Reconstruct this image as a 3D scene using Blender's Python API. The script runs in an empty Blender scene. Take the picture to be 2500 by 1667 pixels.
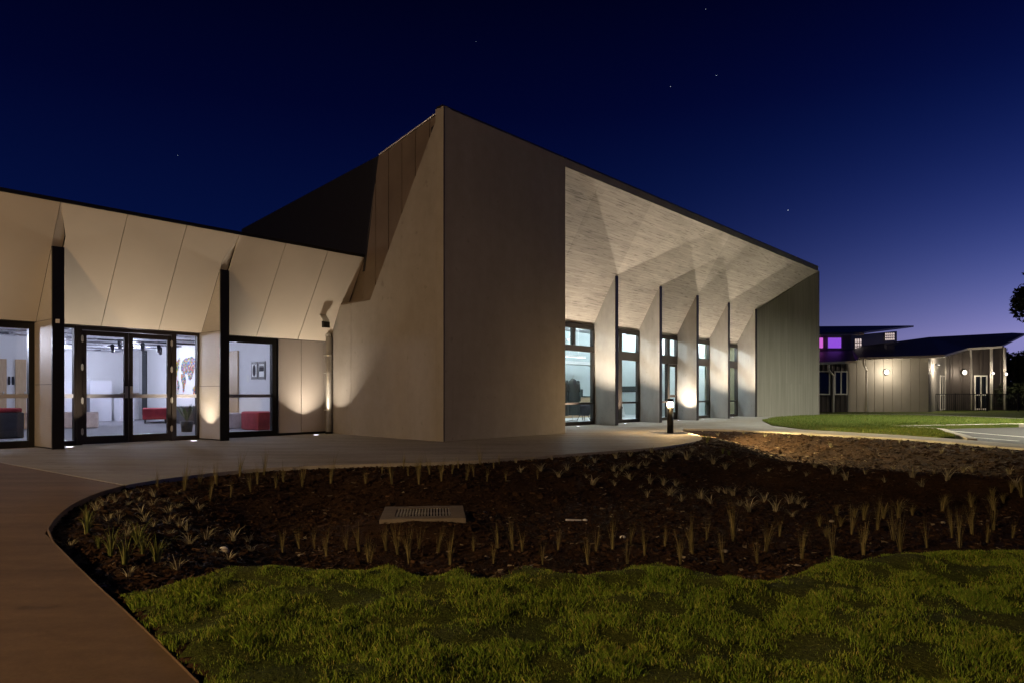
import bpy, bmesh, math, random
import numpy as np
from mathutils import Vector, Matrix

sc = bpy.context.scene
COL = sc.collection
random.seed(7)
rng = np.random.RandomState(7)

# ------------------------------------------------------------------ camera
cam_d = bpy.data.cameras.new('camera')
cam = bpy.data.objects.new('camera', cam_d); COL.objects.link(cam)
cam.location = (0, 0, 1.05); cam.rotation_euler = (math.radians(90), 0, 0)
cam_d.sensor_width = 36; cam_d.lens = 36*1781/2500
cam_d.shift_y = (963-833.5)/2500
cam_d.clip_end = 3000; cam_d.clip_start = .05
sc.camera = cam

# ------------------------------------------------------------------ dusk sky
world = bpy.data.worlds.new('World'); sc.world = world; world.use_nodes = True
wt = world.node_tree; wn = wt.nodes; wl = wt.links
bg = wn['Background']; bg.inputs['Strength'].default_value = 1.0
tc = wn.new('ShaderNodeTexCoord')
sep = wn.new('ShaderNodeSeparateXYZ'); wl.new(tc.outputs['Generated'], sep.inputs[0])
ramp = wn.new('ShaderNodeValToRGB'); wl.new(sep.outputs['Z'], ramp.inputs[0])
cr = ramp.color_ramp
SKY = [(0.0, (.004, .012, .078)), (.10, (.002, .0085, .058)), (.22, (.0012, .0048, .042)), (.36, (.0004, .0015, .021)),
       (.50, (.0002, .0004, .0085)), (1.0, (.0001, .0002, .004))]
while len(cr.elements) < len(SKY): cr.elements.new(.5)
for e, (p, c) in zip(cr.elements, SKY): e.position = p; e.color = c + (1,)
def wmath(op, a, b=None):
    n = wn.new('ShaderNodeMath'); n.operation = op
    for i, x in enumerate((a, b)):
        if x is None: continue
        if isinstance(x, (int, float)): n.inputs[i].default_value = x
        else: wl.new(x, n.inputs[i])
    return n.outputs[0]
SUNAZ = Vector((.80, .60, 0)).normalized()
dx = wmath('MULTIPLY', sep.outputs['X'], SUNAZ.x); dy = wmath('MULTIPLY', sep.outputs['Y'], SUNAZ.y)
dd = wmath('MAXIMUM', wmath('ADD', dx, dy), 0.0)
az = wmath('POWER', dd, 7.0)
zz = wmath('MAXIMUM', sep.outputs['Z'], 0.07)
e1 = wmath('MULTIPLY', az, wmath('POWER', 2.718, wmath('MULTIPLY', zz, -8.0)))
e2 = wmath('MULTIPLY', az, wmath('POWER', 2.718, wmath('MULTIPLY', zz, -13.0)))
e3 = wmath('MULTIPLY', az, wmath('POWER', 2.718, wmath('MULTIPLY', zz, -16.5)))
def wscale(col, fac):
    n = wn.new('ShaderNodeVectorMath'); n.operation = 'SCALE'
    n.inputs[0].default_value = col; wl.new(fac, n.inputs['Scale']); return n.outputs[0]
def wadd(a, b):
    n = wn.new('ShaderNodeVectorMath'); n.operation = 'ADD'; wl.new(a, n.inputs[0]); wl.new(b, n.inputs[1]); return n.outputs[0]
skyc = wadd(wadd(wadd(ramp.outputs[0], wscale((0, 0, 1.15), e1)), wscale((0, .80, 0), e2)), wscale((1.1, 0, 0), e3))
wl.new(skyc, bg.inputs['Color'])

sc.view_settings.view_transform = 'Standard'; sc.view_settings.look = 'None'
sc.view_settings.exposure = 0; sc.view_settings.gamma = 1; sc.view_settings.use_curve_mapping = False
cy = sc.cycles
cy.use_denoising = True
cy.max_bounces = 7; cy.diffuse_bounces = 3; cy.glossy_bounces = 3; cy.transmission_bounces = 6; cy.transparent_max_bounces = 12
cy.caustics_reflective = False; cy.caustics_refractive = False
cy.sample_clamp_indirect = 4.0
cy.use_light_tree = True

# ------------------------------------------------------------------ the building frame (u along facade, v behind it)
P0 = (-1.537, 16.347); ANG = math.radians(50.369)
UX, UY = math.cos(ANG), math.sin(ANG)
def W(u, v, z=0.0): return Vector((P0[0]+u*UX-v*UY, P0[1]+u*UY+v*UX, z))

# ------------------------------------------------------------------ helpers
def tag(o, label=None, cat=None, group=None, kind=None):
    if label: o['label'] = label
    if cat: o['category'] = cat
    if group: o['group'] = group
    if kind: o['kind'] = kind
    return o
def empty(name, loc=(0, 0, 0), rz=0.0, parent=None):
    o = bpy.data.objects.new(name, None); COL.objects.link(o); o.location = loc; o.rotation_euler = (0, 0, rz)
    o.empty_display_size = .2
    if parent: o.parent = parent
    return o
class MB:
    def __init__(s): s.v = []; s.f = []
    def add(s, vs, fs):
        b = len(s.v); s.v += [tuple(p) for p in vs]; s.f += [tuple(b+i for i in f) for f in fs]; return s
    def box(s, x0, y0, z0, x1, y1, z1):
        if x0 > x1: x0, x1 = x1, x0
        if y0 > y1: y0, y1 = y1, y0
        if z0 > z1: z0, z1 = z1, z0
        return s.add([(x0, y0, z0), (x1, y0, z0), (x1, y1, z0), (x0, y1, z0), (x0, y0, z1), (x1, y0, z1), (x1, y1, z1), (x0, y1, z1)],
                     [(0, 3, 2, 1), (4, 5, 6, 7), (0, 1, 5, 4), (1, 2, 6, 5), (2, 3, 7, 6), (3, 0, 4, 7)])
    def slab(s, pts, off):            # polygon pts (3D) extruded by vector off
        n = len(pts); off = Vector(off); a = [Vector(p) for p in pts]; b = [p+off for p in a]
        fs = [tuple(range(n)), tuple(range(2*n-1, n-1, -1))]+[(i, i+n, (i+1) % n+n, (i+1) % n) for i in range(n)]
        return s.add(a+b, fs)
    def quad(s, a, b, c, d): return s.add([a, b, c, d], [(0, 1, 2, 3)])
    def tube(s, p, q, r, r2=None, n=12, cap=True):
        p = Vector(p); q = Vector(q); r2 = r if r2 is None else r2
        d = (q-p).normalized(); a = d.orthogonal().normalized(); b = d.cross(a)
        vs = []
        for c, rr in ((p, r), (q, r2)):
            for i in range(n):
                t = 2*math.pi*i/n; vs.append(c+a*math.cos(t)*rr+b*math.sin(t)*rr)
        fs = [(i, (i+1) % n, (i+1) % n+n, i+n) for i in range(n)]
        if cap: fs += [tuple(range(n-1, -1, -1)), tuple(range(n, 2*n))]
        return s.add(vs, fs)
    def path(s, pts, r, n=10):
        for a, b in zip(pts[:-1], pts[1:]): s.tube(a, b, r, n=n)
        for p in pts[1:-1]: s.ball(p, r, 8, 6)
        return s
    def ball(s, c, r, n=16, m=10, sx=1, sy=1, sz=1):
        vs = []; fs = []
        for j in range(m+1):
            t = math.pi*j/m
            for i in range(n):
                a = 2*math.pi*i/n
                vs.append((c[0]+r*sx*math.sin(t)*math.cos(a), c[1]+r*sy*math.sin(t)*math.sin(a), c[2]+r*sz*math.cos(t)))
        for j in range(m):
            for i in range(n): fs.append((j*n+i, (j+1)*n+i, (j+1)*n+(i+1) % n, j*n+(i+1) % n))
        return s.add(vs, fs)
    def lathe(s, prof, c=(0, 0), n=20, sx=1, sy=1):
        vs = []; fs = []
        for r, z in prof:
            for i in range(n):
                a = 2*math.pi*i/n; vs.append((c[0]+r*sx*math.cos(a), c[1]+r*sy*math.sin(a), z))
        for j in range(len(prof)-1):
            for i in range(n): fs.append((j*n+i, j*n+(i+1) % n, (j+1)*n+(i+1) % n, (j+1)*n+i))
        return s.add(vs, fs)
    def build(s, name, mat, parent=None, smooth=False, bevel=0.0, loc=None, recalc=True):
        me = bpy.data.meshes.new(name); me.from_pydata(s.v, [], s.f)
        if recalc:
            bm = bmesh.new(); bm.from_mesh(me); bmesh.ops.recalc_face_normals(bm, faces=bm.faces); bm.to_mesh(me); bm.free()
        me.update()
        if mat: me.materials.append(mat)
        if smooth:
            for p in me.polygons: p.use_smooth = True
        o = bpy.data.objects.new(name, me); COL.objects.link(o)
        if parent: o.parent = parent
        if loc is not None: o.location = loc
        if bevel:
            b = o.modifiers.new('bevel', 'BEVEL'); b.width = bevel; b.segments = 2; b.limit_method = 'ANGLE'; b.angle_limit = math.radians(40)
        return o
def copy_tree(o, parent=None):
    c = o.copy(); COL.objects.link(c); c.parent = parent
    for ch in list(o.children): copy_tree(ch, c)
    return c

# ------------------------------------------------------------------ materials
class NT:
    def __init__(s, name):
        s.m = bpy.data.materials.new(name); s.m.use_nodes = True; s.t = s.m.node_tree; s.n = s.t.nodes; s.l = s.t.links
        s.b = s.n['Principled BSDF']; s._tc = None
    def tc(s, which='Object'):
        if s._tc is None: s._tc = s.n.new('ShaderNodeTexCoord')
        return s._tc.outputs[which]
    def mapped(s, scale=(1, 1, 1), rot=(0, 0, 0), which='Object', src=None):
        n = s.n.new('ShaderNodeMapping'); n.inputs['Scale'].default_value = scale; n.inputs['Rotation'].default_value = rot
        s.l.new(src or s.tc(which), n.inputs['Vector']); return n.outputs[0]
    def noise(s, vec, scale, detail=4, rough=.55, dist=0):
        n = s.n.new('ShaderNodeTexNoise'); n.inputs['Scale'].default_value = scale; n.inputs['Detail'].default_value = detail
        n.inputs['Roughness'].default_value = rough; n.inputs['Distortion'].default_value = dist
        s.l.new(vec, n.inputs['Vector']); return n.outputs['Fac']
    def ramp(s, fac, stops):
        n = s.n.new('ShaderNodeValToRGB'); e = n.color_ramp.elements
        while len(e) < len(stops): e.new(.5)
        for q, (p, c) in zip(e, stops):
            q.position = p; q.color = (tuple(c) if hasattr(c, '__len__') else (c, c, c))+(1,)
        s.l.new(fac, n.inputs[0]); return n.outputs[0]
    def mix(s, fac, a, b, mode='MIX'):
        n = s.n.new('ShaderNodeMix'); n.data_type = 'RGBA'; n.blend_type = mode
        for sock, x in ((n.inputs[0], fac), (n.inputs[6], a), (n.inputs[7], b)):
            if isinstance(x, (int, float)): sock.default_value = x
            elif hasattr(x, '__len__'): sock.default_value = tuple(x)+(1,)
            else: s.l.new(x, sock)
        return n.outputs[2]
    def math(s, op, a, b=0.0):
        n = s.n.new('ShaderNodeMath'); n.operation = op
        for i, x in enumerate((a, b)):
            if isinstance(x, (int, float)): n.inputs[i].default_value = x
            else: s.l.new(x, n.inputs[i])
        return n.outputs[0]
    def bump(s, h, strength=.3, dist=.01, normal=None):
        n = s.n.new('ShaderNodeBump'); n.inputs['Strength'].default_value = strength; n.inputs['Distance'].default_value = dist
        s.l.new(h, n.inputs['Height'])
        if normal: s.l.new(normal, n.inputs['Normal'])
        s.l.new(n.outputs[0], s.b.inputs['Normal']); return n.outputs[0]
    def col(s, c):
        if hasattr(c, '__len__'): s.b.inputs['Base Color'].default_value = tuple(c)+(1,)
        else: s.l.new(c, s.b.inputs['Base Color'])
        return s
    def set(s, rough=None, metal=None, spec=None):
        for k, x in (('Roughness', rough), ('Metallic', metal), ('Specular IOR Level', spec)):
            if x is None: continue
            if isinstance(x, (int, float)): s.b.inputs[k].default_value = x
            else: s.l.new(x, s.b.inputs[k])
        return s
def plain(name, c, rough=.6, metal=0, var=.12, scale=3.0, bump=0.0, spec=.4):
    m = NT(name); f = m.noise(m.tc(), scale, 5)
    lo = tuple(x*(1-var) for x in c); hi = tuple(min(1, x*(1+var)) for x in c)
    m.col(m.ramp(f, [(.3, lo), (.7, hi)])).set(rough, metal, spec)
    if bump: m.bump(m.noise(m.tc(), scale*12, 3), bump, .004)
    return m.m
def emit(name, c, strength):
    m = NT(name); m.col((.8, .8, .8)); m.b.inputs['Emission Color'].default_value = tuple(c)+(1,); m.b.inputs['Emission Strength'].default_value = strength
    return m.m

def concrete(name, c, streak=(1.2, 1.2, .18), var=.16, board=False):
    m = NT(name)
    big = m.noise(m.mapped(streak), 1.1, 6, .6); med = m.noise(m.tc(), 3.2, 8, .62); fine = m.noise(m.tc(), 60, 3)
    a = m.ramp(big, [(.3, tuple(x*(1-var) for x in c)), (.7, tuple(x*(1+var*.8) for x in c))])
    b = m.mix(.5, a, m.ramp(med, [(.35, .80), (.65, 1.0)]), 'MULTIPLY')
    drip = m.noise(m.mapped((2.2, 2.2, .12)), 2.4, 5, .7); b = m.mix(.5, b, m.ramp(drip, [(.58, 1.0), (.74, .80)]), 'MULTIPLY')
    spots = m.ramp(m.noise(m.tc(), 5.5, 2, .4), [(.69, 1.0), (.76, .78)])
    b = m.mix(.8, b, spots, 'MULTIPLY')
    m.col(b).set(.82, 0, .3); m.bump(m.mix(.5, fine, med), .25, .004)
    return m.m
M = {}
M['concrete'] = concrete('precast_concrete', (.292, .274, .252), (.7, .7, .25), .13)
M['concrete_fin'] = concrete('fin_concrete', (.34, .33, .31), (1.5, 1.5, .5))
def end_wall():
    m = NT('vertical_board_concrete')
    br = m.n.new('ShaderNodeTexBrick'); br.inputs['Scale'].default_value = 1
    br.inputs['Brick Width'].default_value = 3.2; br.inputs['Row Height'].default_value = .14; br.inputs['Mortar Size'].default_value = .006
    br.inputs['Color1'].default_value = (.27, .272, .245, 1); br.inputs['Color2'].default_value = (.30, .30, .27, 1); br.inputs['Mortar'].default_value = (.24, .24, .22, 1)
    cx = m.n.new('ShaderNodeCombineXYZ'); sp = m.n.new('ShaderNodeSeparateXYZ'); m.l.new(m.tc(), sp.inputs[0])
    m.l.new(sp.outputs[2], cx.inputs[0]); m.l.new(sp.outputs[0], cx.inputs[1]); m.l.new(cx.outputs[0], br.inputs['Vector'])
    v = m.noise(m.mapped((6, 6, .3)), 1.5, 6)
    m.col(m.mix(.7, br.outputs['Color'], m.ramp(v, [(.3, .75), (.7, 1.08)]), 'MULTIPLY')).set(.8, 0, .3); m.bump(br.outputs['Fac'], .3, -.006)
    return m.m
M['end_wall'] = end_wall()
def soffit():
    m = NT('board_marked_soffit')
    sp = m.n.new('ShaderNodeSeparateXYZ'); m.l.new(m.tc(), sp.inputs[0])
    cx = m.n.new('ShaderNodeCombineXYZ'); m.l.new(sp.outputs[0], cx.inputs[0]); m.l.new(sp.outputs[2], cx.inputs[1])
    def brick(w, h, off, mort):
        br = m.n.new('ShaderNodeTexBrick'); br.offset = off; br.offset_frequency = 3; br.inputs['Scale'].default_value = 1
        br.inputs['Brick Width'].default_value = w; br.inputs['Row Height'].default_value = h; br.inputs['Mortar Size'].default_value = mort
        br.inputs['Mortar Smooth'].default_value = .3
        br.inputs['Color1'].default_value = (.50, .50, .50, 1); br.inputs['Color2'].default_value = (.60, .60, .60, 1); br.inputs['Mortar'].default_value = (.46, .46, .46, 1)
        m.l.new(cx.outputs[0], br.inputs['Vector']); return br
    b1 = brick(2.3, .072, .37, .005)
    st = m.noise(m.mapped((.9, 1, 38)), 1.6, 7, .72)          # long streaks along the boards
    dark = m.ramp(m.noise(m.mapped((1.3, 1, 34)), 1.2, 4, .6), [(.57, 1.0), (.64, .42)])
    big = m.noise(m.tc(), .8, 4)
    base = m.mix(1.0, b1.outputs['Color'], (1.0, .93, .84), 'MULTIPLY')
    c = m.mix(.75, base, m.ramp(st, [(.3, .68), (.7, 1.12)]), 'MULTIPLY')
    c = m.mix(.75, c, dark, 'MULTIPLY')
    c = m.mix(.5, c, m.ramp(big, [(.35, .8), (.65, 1.05)]), 'MULTIPLY')
    oi = m.n.new('ShaderNodeObjectInfo'); tone = m.ramp(oi.outputs['Random'], [(0, .80), (1, 1.0)]); c = m.mix(1.0, c, tone, 'MULTIPLY')
    m.col(c).set(.8, 0, .3)
    h = m.mix(.5, b1.outputs['Color'], m.ramp(st, [(.3, 0.0), (.7, 1.0)]))
    m.bump(h, .5, .012)
    return m.m
M['soffit'] = soffit()
M['panel'] = plain('champagne_cladding', (.58, .525, .445), .42, 0.2, .04, 1.2, 0, .5)
M['panel_wall'] = plain('grey_metal_cladding', (.46, .42, .39), .38, 0.35, .05, 1.2, 0, .5)
def brushed():
    m = NT('brushed_fin_metal'); f = m.noise(m.mapped((2, 2, 40)), 3, 3)
    m.col(m.ramp(f, [(.3, (.44, .41, .36)), (.7, (.50, .465, .41))])).set(.5, .45, .5); return m.m
M['fin_metal'] = brushed()
M['black'] = plain('black_metal', (.012, .012, .013), .35, .3, .15)
M['dark_roof'] = plain('black_roof_metal', (.010, .011, .016), .7, 0, .15)
M['frame'] = plain('dark_bronze_aluminium', (.024, .019, .016), .38, .15, .1)
M['clad_brown'] = plain('brown_wall_cladding', (.17, .135, .10), .5, .15, .18, .9)
M['galv'] = plain('galvanised_metal', (.50, .50, .47), .38, .55, .12, 6)
M['edge_light'] = plain('pale_trim', (.62, .60, .58), .4, .3, .05)
def glass(name='window_glass', tint=(.93, .96, .97), refl=1.0):
    m = NT(name); t = m.n.new('ShaderNodeBsdfTransparent'); t.inputs[0].default_value = tint+(1,)
    g = m.n.new('ShaderNodeBsdfGlossy'); g.inputs['Roughness'].default_value = .01; g.inputs[0].default_value = (refl, refl, refl, 1)
    f = m.n.new('ShaderNodeLayerWeight'); f.inputs[0].default_value = .5
    x = m.n.new('ShaderNodeMixShader'); m.l.new(m.math('ADD', .03, m.math('MULTIPLY', .5, m.math('POWER', f.outputs['Facing'], 5.0))), x.inputs[0]); m.l.new(t.outputs[0], x.inputs[1]); m.l.new(g.outputs[0], x.inputs[2])
    m.l.new(x.outputs[0], m.n['Material Output'].inputs[0]); return m.m
M['glass'] = glass()
M['strip'] = plain('frosted_safety_strip', (.42, .42, .46), .6, 0, .03)
M['white_wall'] = plain('white_plaster', (.78, .78, .80), .8, 0, .03)
M['ceil_white'] = plain('white_ceiling', (.7, .7, .72), .8, 0, .03)
M['hall_wall'] = plain('pale_grey_green_plaster', (.46, .51, .51), .8, 0, .03)
M['hall_yellow'] = plain('cream_plaster', (.55, .50, .30), .8, 0, .03)
M['slat'] = plain('dark_ceiling_batten', (.10, .10, .115), .6, 0, .2, 5)
M['slat_pale'] = plain('silver_ceiling_foil', (.62, .62, .68), .5, .1, .35, 9)
def wood(name, a, b):
    m = NT(name); f = m.noise(m.mapped((14, 14, 1.2)), 2, 5, .6, 1.0); m.col(m.ramp(f, [(.3, a), (.7, b)])).set(.45, 0, .4); return m.m
M['oak'] = wood('oak_veneer', (.42, .29, .17), (.56, .41, .26))
def carpet():
    m = NT('grey_carpet'); f = m.noise(m.mapped((3, 40, 1)), 2, 5); m.col(m.ramp(f, [(.3, (.16, .16, .18)), (.7, (.26, .26, .29))])).set(.9); return m.m
M['carpet'] = carpet()
M['hall_floor'] = plain('pale_polished_floor', (.52, .54, .54), .35, 0, .08, 4)
M['red_fabric'] = plain('red_velvet', (.27, .025, .035), .85, 0, .2, 5)
M['grey_fabric'] = plain('mauve_grey_velvet', (.42, .36, .36), .85, 0, .25, 4)
M['dark_fabric'] = plain('charcoal_fabric', (.035, .035, .045), .85, 0, .2, 8)
M['plinth'] = plain('white_plinth_paint', (.72, .72, .78), .5, 0, .03)
M['white_paint'] = plain('white_paint', (.8, .8, .78), .5, 0, .03)
M['dark_green_plant'] = plain('indoor_leaf', (.04, .08, .03), .6, 0, .3, 9)
M['jacket'] = plain('charcoal_wool', (.045, .055, .055), .9, 0, .2, 20)
M['screen'] = plain('black_glass_panel', (.02, .025, .025), .15, 0, .2)

def paving(name, a, b):
    m = NT(name); g = m.tc('Object')
    broad = m.noise(m.mapped((.30, 1.5, 1), (0, 0, .25)), 1.5, 7, .65); fine = m.noise(g, 55, 4, .7); speck = m.noise(g, 9, 6, .7)
    c = m.ramp(broad, [(.28, a), (.72, b)])
    c = m.mix(.6, c, m.ramp(speck, [(.3, .72), (.7, 1.12)]), 'MULTIPLY')
    stain = m.ramp(m.noise(m.mapped((1.3, 1.9, 1)), 2.1, 3, .4), [(.66, 1.0), (.73, .62)])
    c = m.mix(.7, c, stain, 'MULTIPLY'); c = m.mix(.35, c, m.ramp(fine, [(.3, .6), (.7, 1.2)]), 'MULTIPLY')
    m.col(c).set(.78, 0, .35); m.bump(m.mix(.4, fine, speck), .35, .004); return m.m
M['plaza'] = paving('plaza_concrete', (.24, .225, .20), (.43, .405, .365))
M['path'] = paving('path_concrete', (.125, .082, .046), (.24, .16, .092))
M['kerb'] = paving('kerb_concrete', (.26, .24, .195), (.36, .33, .275))
M['pit'] = paving('shade_dark_pit_concrete', (.13, .11, .09), (.24, .21, .17))  # collar colour darkened to stand in for the shade on its sides
def soil():
    m = NT('red_brown_mulch'); g = m.tc('Object'); a = m.noise(g, 2.2, 6, .65); b = m.noise(g, 28, 6, .75)
    c = m.ramp(a, [(.3, (.022, .012, .007)), (.7, (.062, .034, .018))]); c = m.mix(.85, c, m.ramp(b, [(.3, .35), (.72, 1.7)]), 'MULTIPLY')
    m.col(c).set(.95, 0, .15); m.bump(m.mix(.35, b, m.noise(g, 90, 3)), .9, .04); return m.m
M['soil'] = soil()
def lawnm():
    m = NT('turf_thatch'); g = m.tc('Object'); a = m.noise(g, 1.7, 5, .6); b = m.noise(g, 45, 5, .75)
    c = m.ramp(a, [(.3, (.055, .085, .012)), (.72, (.10, .115, .022))]); c = m.mix(.8, c, m.ramp(b, [(.3, .3), (.7, 1.7)]), 'MULTIPLY')
    m.col(c).set(.95, 0, .15); m.bump(b, .9, .03); return m.m
M['lawn'] = lawnm()
def blade(name, cols):
    m = NT(name); gi = m.n.new('ShaderNodeNewGeometry'); a = m.noise(m.tc('Object'), 1.9, 4, .6)
    c1 = m.ramp(gi.outputs['Random Per Island'], cols); c = m.mix(.6, c1, m.ramp(a, [(.32, (.72, .85, .7)), (.68, (1.2, 1.08, .9))]), 'MULTIPLY')
    m.col(c).set(.75, 0, .2); return m.m
M['blade'] = blade('grass_blade', [(0, (.10, .18, .016)), (.5, (.17, .28, .026)), (.8, (.25, .33, .045)), (1, (.34, .29, .10))])
M['far_blade'] = blade('far_grass_blade', [(0, (.09, .14, .025)), (.6, (.14, .20, .04)), (1, (.22, .23, .07))])
M['tuft_green'] = blade('green_tussock_blade', [(0, (.09, .125, .028)), (.6, (.17, .20, .06)), (1, (.30, .28, .12))])
M['tuft_pale'] = blade('pale_tussock_blade', [(0, (.19, .18, .11)), (.5, (.36, .33, .24)), (1, (.60, .55, .43))])
M['tuft_reed'] = blade('reed_blade', [(0, (.10, .09, .036)), (.5, (.22, .19, .085)), (1, (.40, .33, .17))])
M['chip'] = blade('bark_chip', [(0, (.02, .010, .006)), (.6, (.06, .032, .018)), (.93, (.10, .06, .035)), (1, (.3, .26, .2))])
def asph():
    m = NT('asphalt'); g = m.tc('Object'); m.col(m.ramp(m.noise(g, 30, 5, .7), [(.3, (.016, .015, .016)), (.7, (.034, .031, .032))])).set(.85); m.bump(m.noise(g, 60, 3), .4, .01); return m.m
M['asphalt'] = asph()
M['line'] = plain('road_paint', (.6, .6, .56), .7, 0, .1, 4)
M['roof_metal'] = plain('blue_grey_roof_sheet', (.17, .175, .20), .5, .45, .15, 2)
M['bg_panel'] = plain('warm_grey_wall_panel', (.42, .39, .34), .6, 0, .08, 1)
M['bg_dark'] = plain('dark_brown_sheet', (.075, .062, .055), .45, .3, .1, 2)
M['bg_corr'] = plain('ribbed_metal_sheet', (.34, .31, .27), .38, .5, .08, 2)
M['gutter'] = plain('cream_gutter_paint', (.80, .75, .68), .5, 0, .05)  # cream paint, made paler in place of site light on the gutters
M['night_glass'] = plain('dark_window_glass', (.012, .014, .016), .08, 0, .1, spec=.8)
M['tree_leaf'] = blade('eucalypt_leaf', [(0, (.02, .03, .015)), (1, (.06, .07, .035))])
M['xx'] = None
M['bark'] = plain('tree_bark', (.09, .07, .055), .9, 0, .3, 6, .5)
M['lamp_on'] = emit('lamp_lens', (1, .86, .95), 22)
M['uplight_lens'] = emit('uplight_lens', (.85, .78, 1), 9)
M['bulk_on'] = emit('bulkhead_lens', (1, .93, .84), 5)
M['led'] = emit('led_diffuser', (.88, .93, 1), 3.2)
M['purple'] = emit('purple_lit_pane', (.36, .10, .9), .75)
M['pink_lit'] = emit('pink_lit_pane', (.8, .16, .8), .8)
M['louvre_lit'] = emit('warm_lit_pane', (.9, .72, .66), .8)

ORD = 'first second third fourth fifth sixth seventh eighth ninth tenth eleventh twelfth thirteenth fourteenth fifteenth sixteenth seventeenth eighteenth nineteenth twentieth'.split()
def ordinal(i):
    if i < 20: return ORD[i]
    if (i+1) % 10 == 0: return {30: 'thirtieth', 40: 'fortieth', 50: 'fiftieth'}[i+1]
    return {2: 'twenty', 3: 'thirty', 4: 'forty', 5: 'fifty'}[(i+1)//10]+'-'+ORD[(i+1) % 10-1]
def rank_labels(objs, text):            # label alike things by their order from left to right, as one sees them from the path
    bpy.context.view_layer.update()
    objs = sorted(objs, key=lambda o: o.matrix_world.translation.x/o.matrix_world.translation.y)
    for i, o in enumerate(objs): o['label'] = text % ordinal(i)
def lamp(name, kind, loc, energy, color, size=.05, parent=None, spot=None, blend=.1, target=None, rot=None, area=None):
    d = bpy.data.lights.new(name, kind); d.energy = energy; d.color = color
    if kind in ('POINT', 'SPOT'): d.shadow_soft_size = size
    if kind == 'SPOT': d.spot_size = math.radians(spot); d.spot_blend = blend
    if kind == 'AREA': d.shape = 'RECTANGLE'; d.size, d.size_y = area
    o = bpy.data.objects.new(name, d); COL.objects.link(o); o.location = loc
    if parent: o.parent = parent
    if target is not None: o.rotation_euler = (Vector(target)-Vector(loc)).to_track_quat('-Z', 'Y').to_euler()
    if rot is not None: o.rotation_euler = rot
    return o

# ================================================================== LIGHTS standing outside the frame or over the site
WARM = (1.0, .63, .30); WWHITE = (1.0, .83, .64); COOL = (.80, .80, 1.0); HALLW = (.84, .95, 1.0)
def street_lamp(x, y, h, energy, color, label, aim, spot=150):
    r = tag(empty('street_lamp', (x, y, 0)), label, 'street lamp')
    b = MB(); b.tube((0, 0, -.2), (0, 0, h), .075, .045, 14); b.build('pole', M['galv'], r, True)
    d = Vector((aim[0]-x, aim[1]-y, 0)).normalized()
    e = Vector((0, 0, h)); q = e+d*.9+Vector((0, 0, .08)); b = MB(); b.tube(e, q, .035); b.build('arm', M['galv'], r, True)
    b = MB(); s = Vector((-d.y, d.x, 0))*.16; p0 = q-d*.1; p1 = q+d*.5
    b.slab([p0-s, p1-s*.6, p1+s*.6, p0+s], (0, 0, .09)); b.build('lamp_head', M['black'], r, bevel=.01)
    b = MB(); b.slab([p0-s*.7+d*.05, p1-s*.4-d*.05, p1+s*.4-d*.05, p0+s*.7+d*.05], (0, 0, -.012)); b.build('lens', M['lamp_on'], r)
    c = (p0+p1)/2-Vector((0, 0, .06))
    lamp('street_lamp_light', 'SPOT', c, energy, color, .12, r, spot, .6, target=(aim[0]-x, aim[1]-y, 0))
street_lamp(-12.5, -6.0, 4.6, 8600, WARM, 'tall galvanised street lamp outside the frame on the path side', (-1, 8))
street_lamp(19.0, 22.8, 7.0, 9500, (1, .94, .72), 'tall galvanised street lamp over the car park', (17.4, 25.0), 142)

# ================================================================== GROUND
PAVE = [(0.9, 0.0), (0.2, 1.0), (-0.6, 2.0), (-1.14, 2.66), (-1.71, 3.35), (-2.49, 4.26), (-3.54, 5.53), (-3.94, 6.3), (-4.23, 7.0), (-4.45, 7.78), (-4.51, 8.5), (-4.4, 9.04), (-4.05, 9.85), (-3.57, 10.46), (-2.9, 10.85), (-2.18, 11.1), (-1.03, 11.4), (0.09, 12.17), (1.7, 13.56), (2.85, 14.5), (3.6, 15.5), (4.3, 16.7), (4.75, 18.16), (4.9, 19.2), (4.9, 20.3), (4.98, 21.5), (5.36, 22.8)]
FOOT = [(5.36, 22.8), (6.2, 22.3), (6.89, 21.74), (8.06, 19.9), (9.2, 18.2), (9.75, 16.5), (10.04, 14.31), (10.3, 11.5), (10.6, 8.0), (10.8, 5.4)]
LAWN = [(-2.03, 3.78), (-1.9, 3.9), (-1.78, 3.99), (-1.66, 4.33), (-1.21, 4.35), (-0.84, 4.26), (-0.72, 4.34), (-0.49, 4.12), (-0.32, 4.31), (-0.13, 4.08), (0.09, 4.38), (0.27, 4.11), (0.43, 4.11), (0.62, 4.27), (0.9, 4.43), (1.01, 4.23), (1.23, 3.97), (1.4, 4.02), (1.64, 4.2), (2.01, 4.57), (2.08, 4.4), (2.38, 4.59), (2.87, 4.75), (3.4, 4.84), (4.2, 4.95), (5.5, 5.1), (7.5, 5.2), (10.8, 5.4)]
def inside(poly,X,Y):
    r=np.zeros(X.shape,bool); n=len(poly)
    for i in range(n):
        x0,y0=poly[i]; x1,y1=poly[(i+1)%n]
        if y0==y1: continue
        c=((y0>Y)!=(y1>Y))&(X<(x1-x0)*(Y-y0)/(y1-y0)+x0); r^=c
    return r
def dist(line,X,Y):
    d=np.full(X.shape,1e9)
    for (x0,y0),(x1,y1) in zip(line[:-1],line[1:]):
        dx,dy=x1-x0,y1-y0; t=np.clip(((X-x0)*dx+(Y-y0)*dy)/(dx*dx+dy*dy),0,1)
        d=np.minimum(d,np.hypot(X-x0-t*dx,Y-y0-t*dy))
    return d
BED=[p for p in PAVE if p[1]>3.8]+FOOT[1:]+LAWN[::-1][1:]
RIDGE=[(4.6,18.0),(4.45,16.0),(4.5,14.2),(5.0,12.7),(5.8,11.5),(7.2,10.4),(10.5,9.6)]
def sm(t): t=np.clip(t,0,1); return t*t*(3-2*t)
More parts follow.
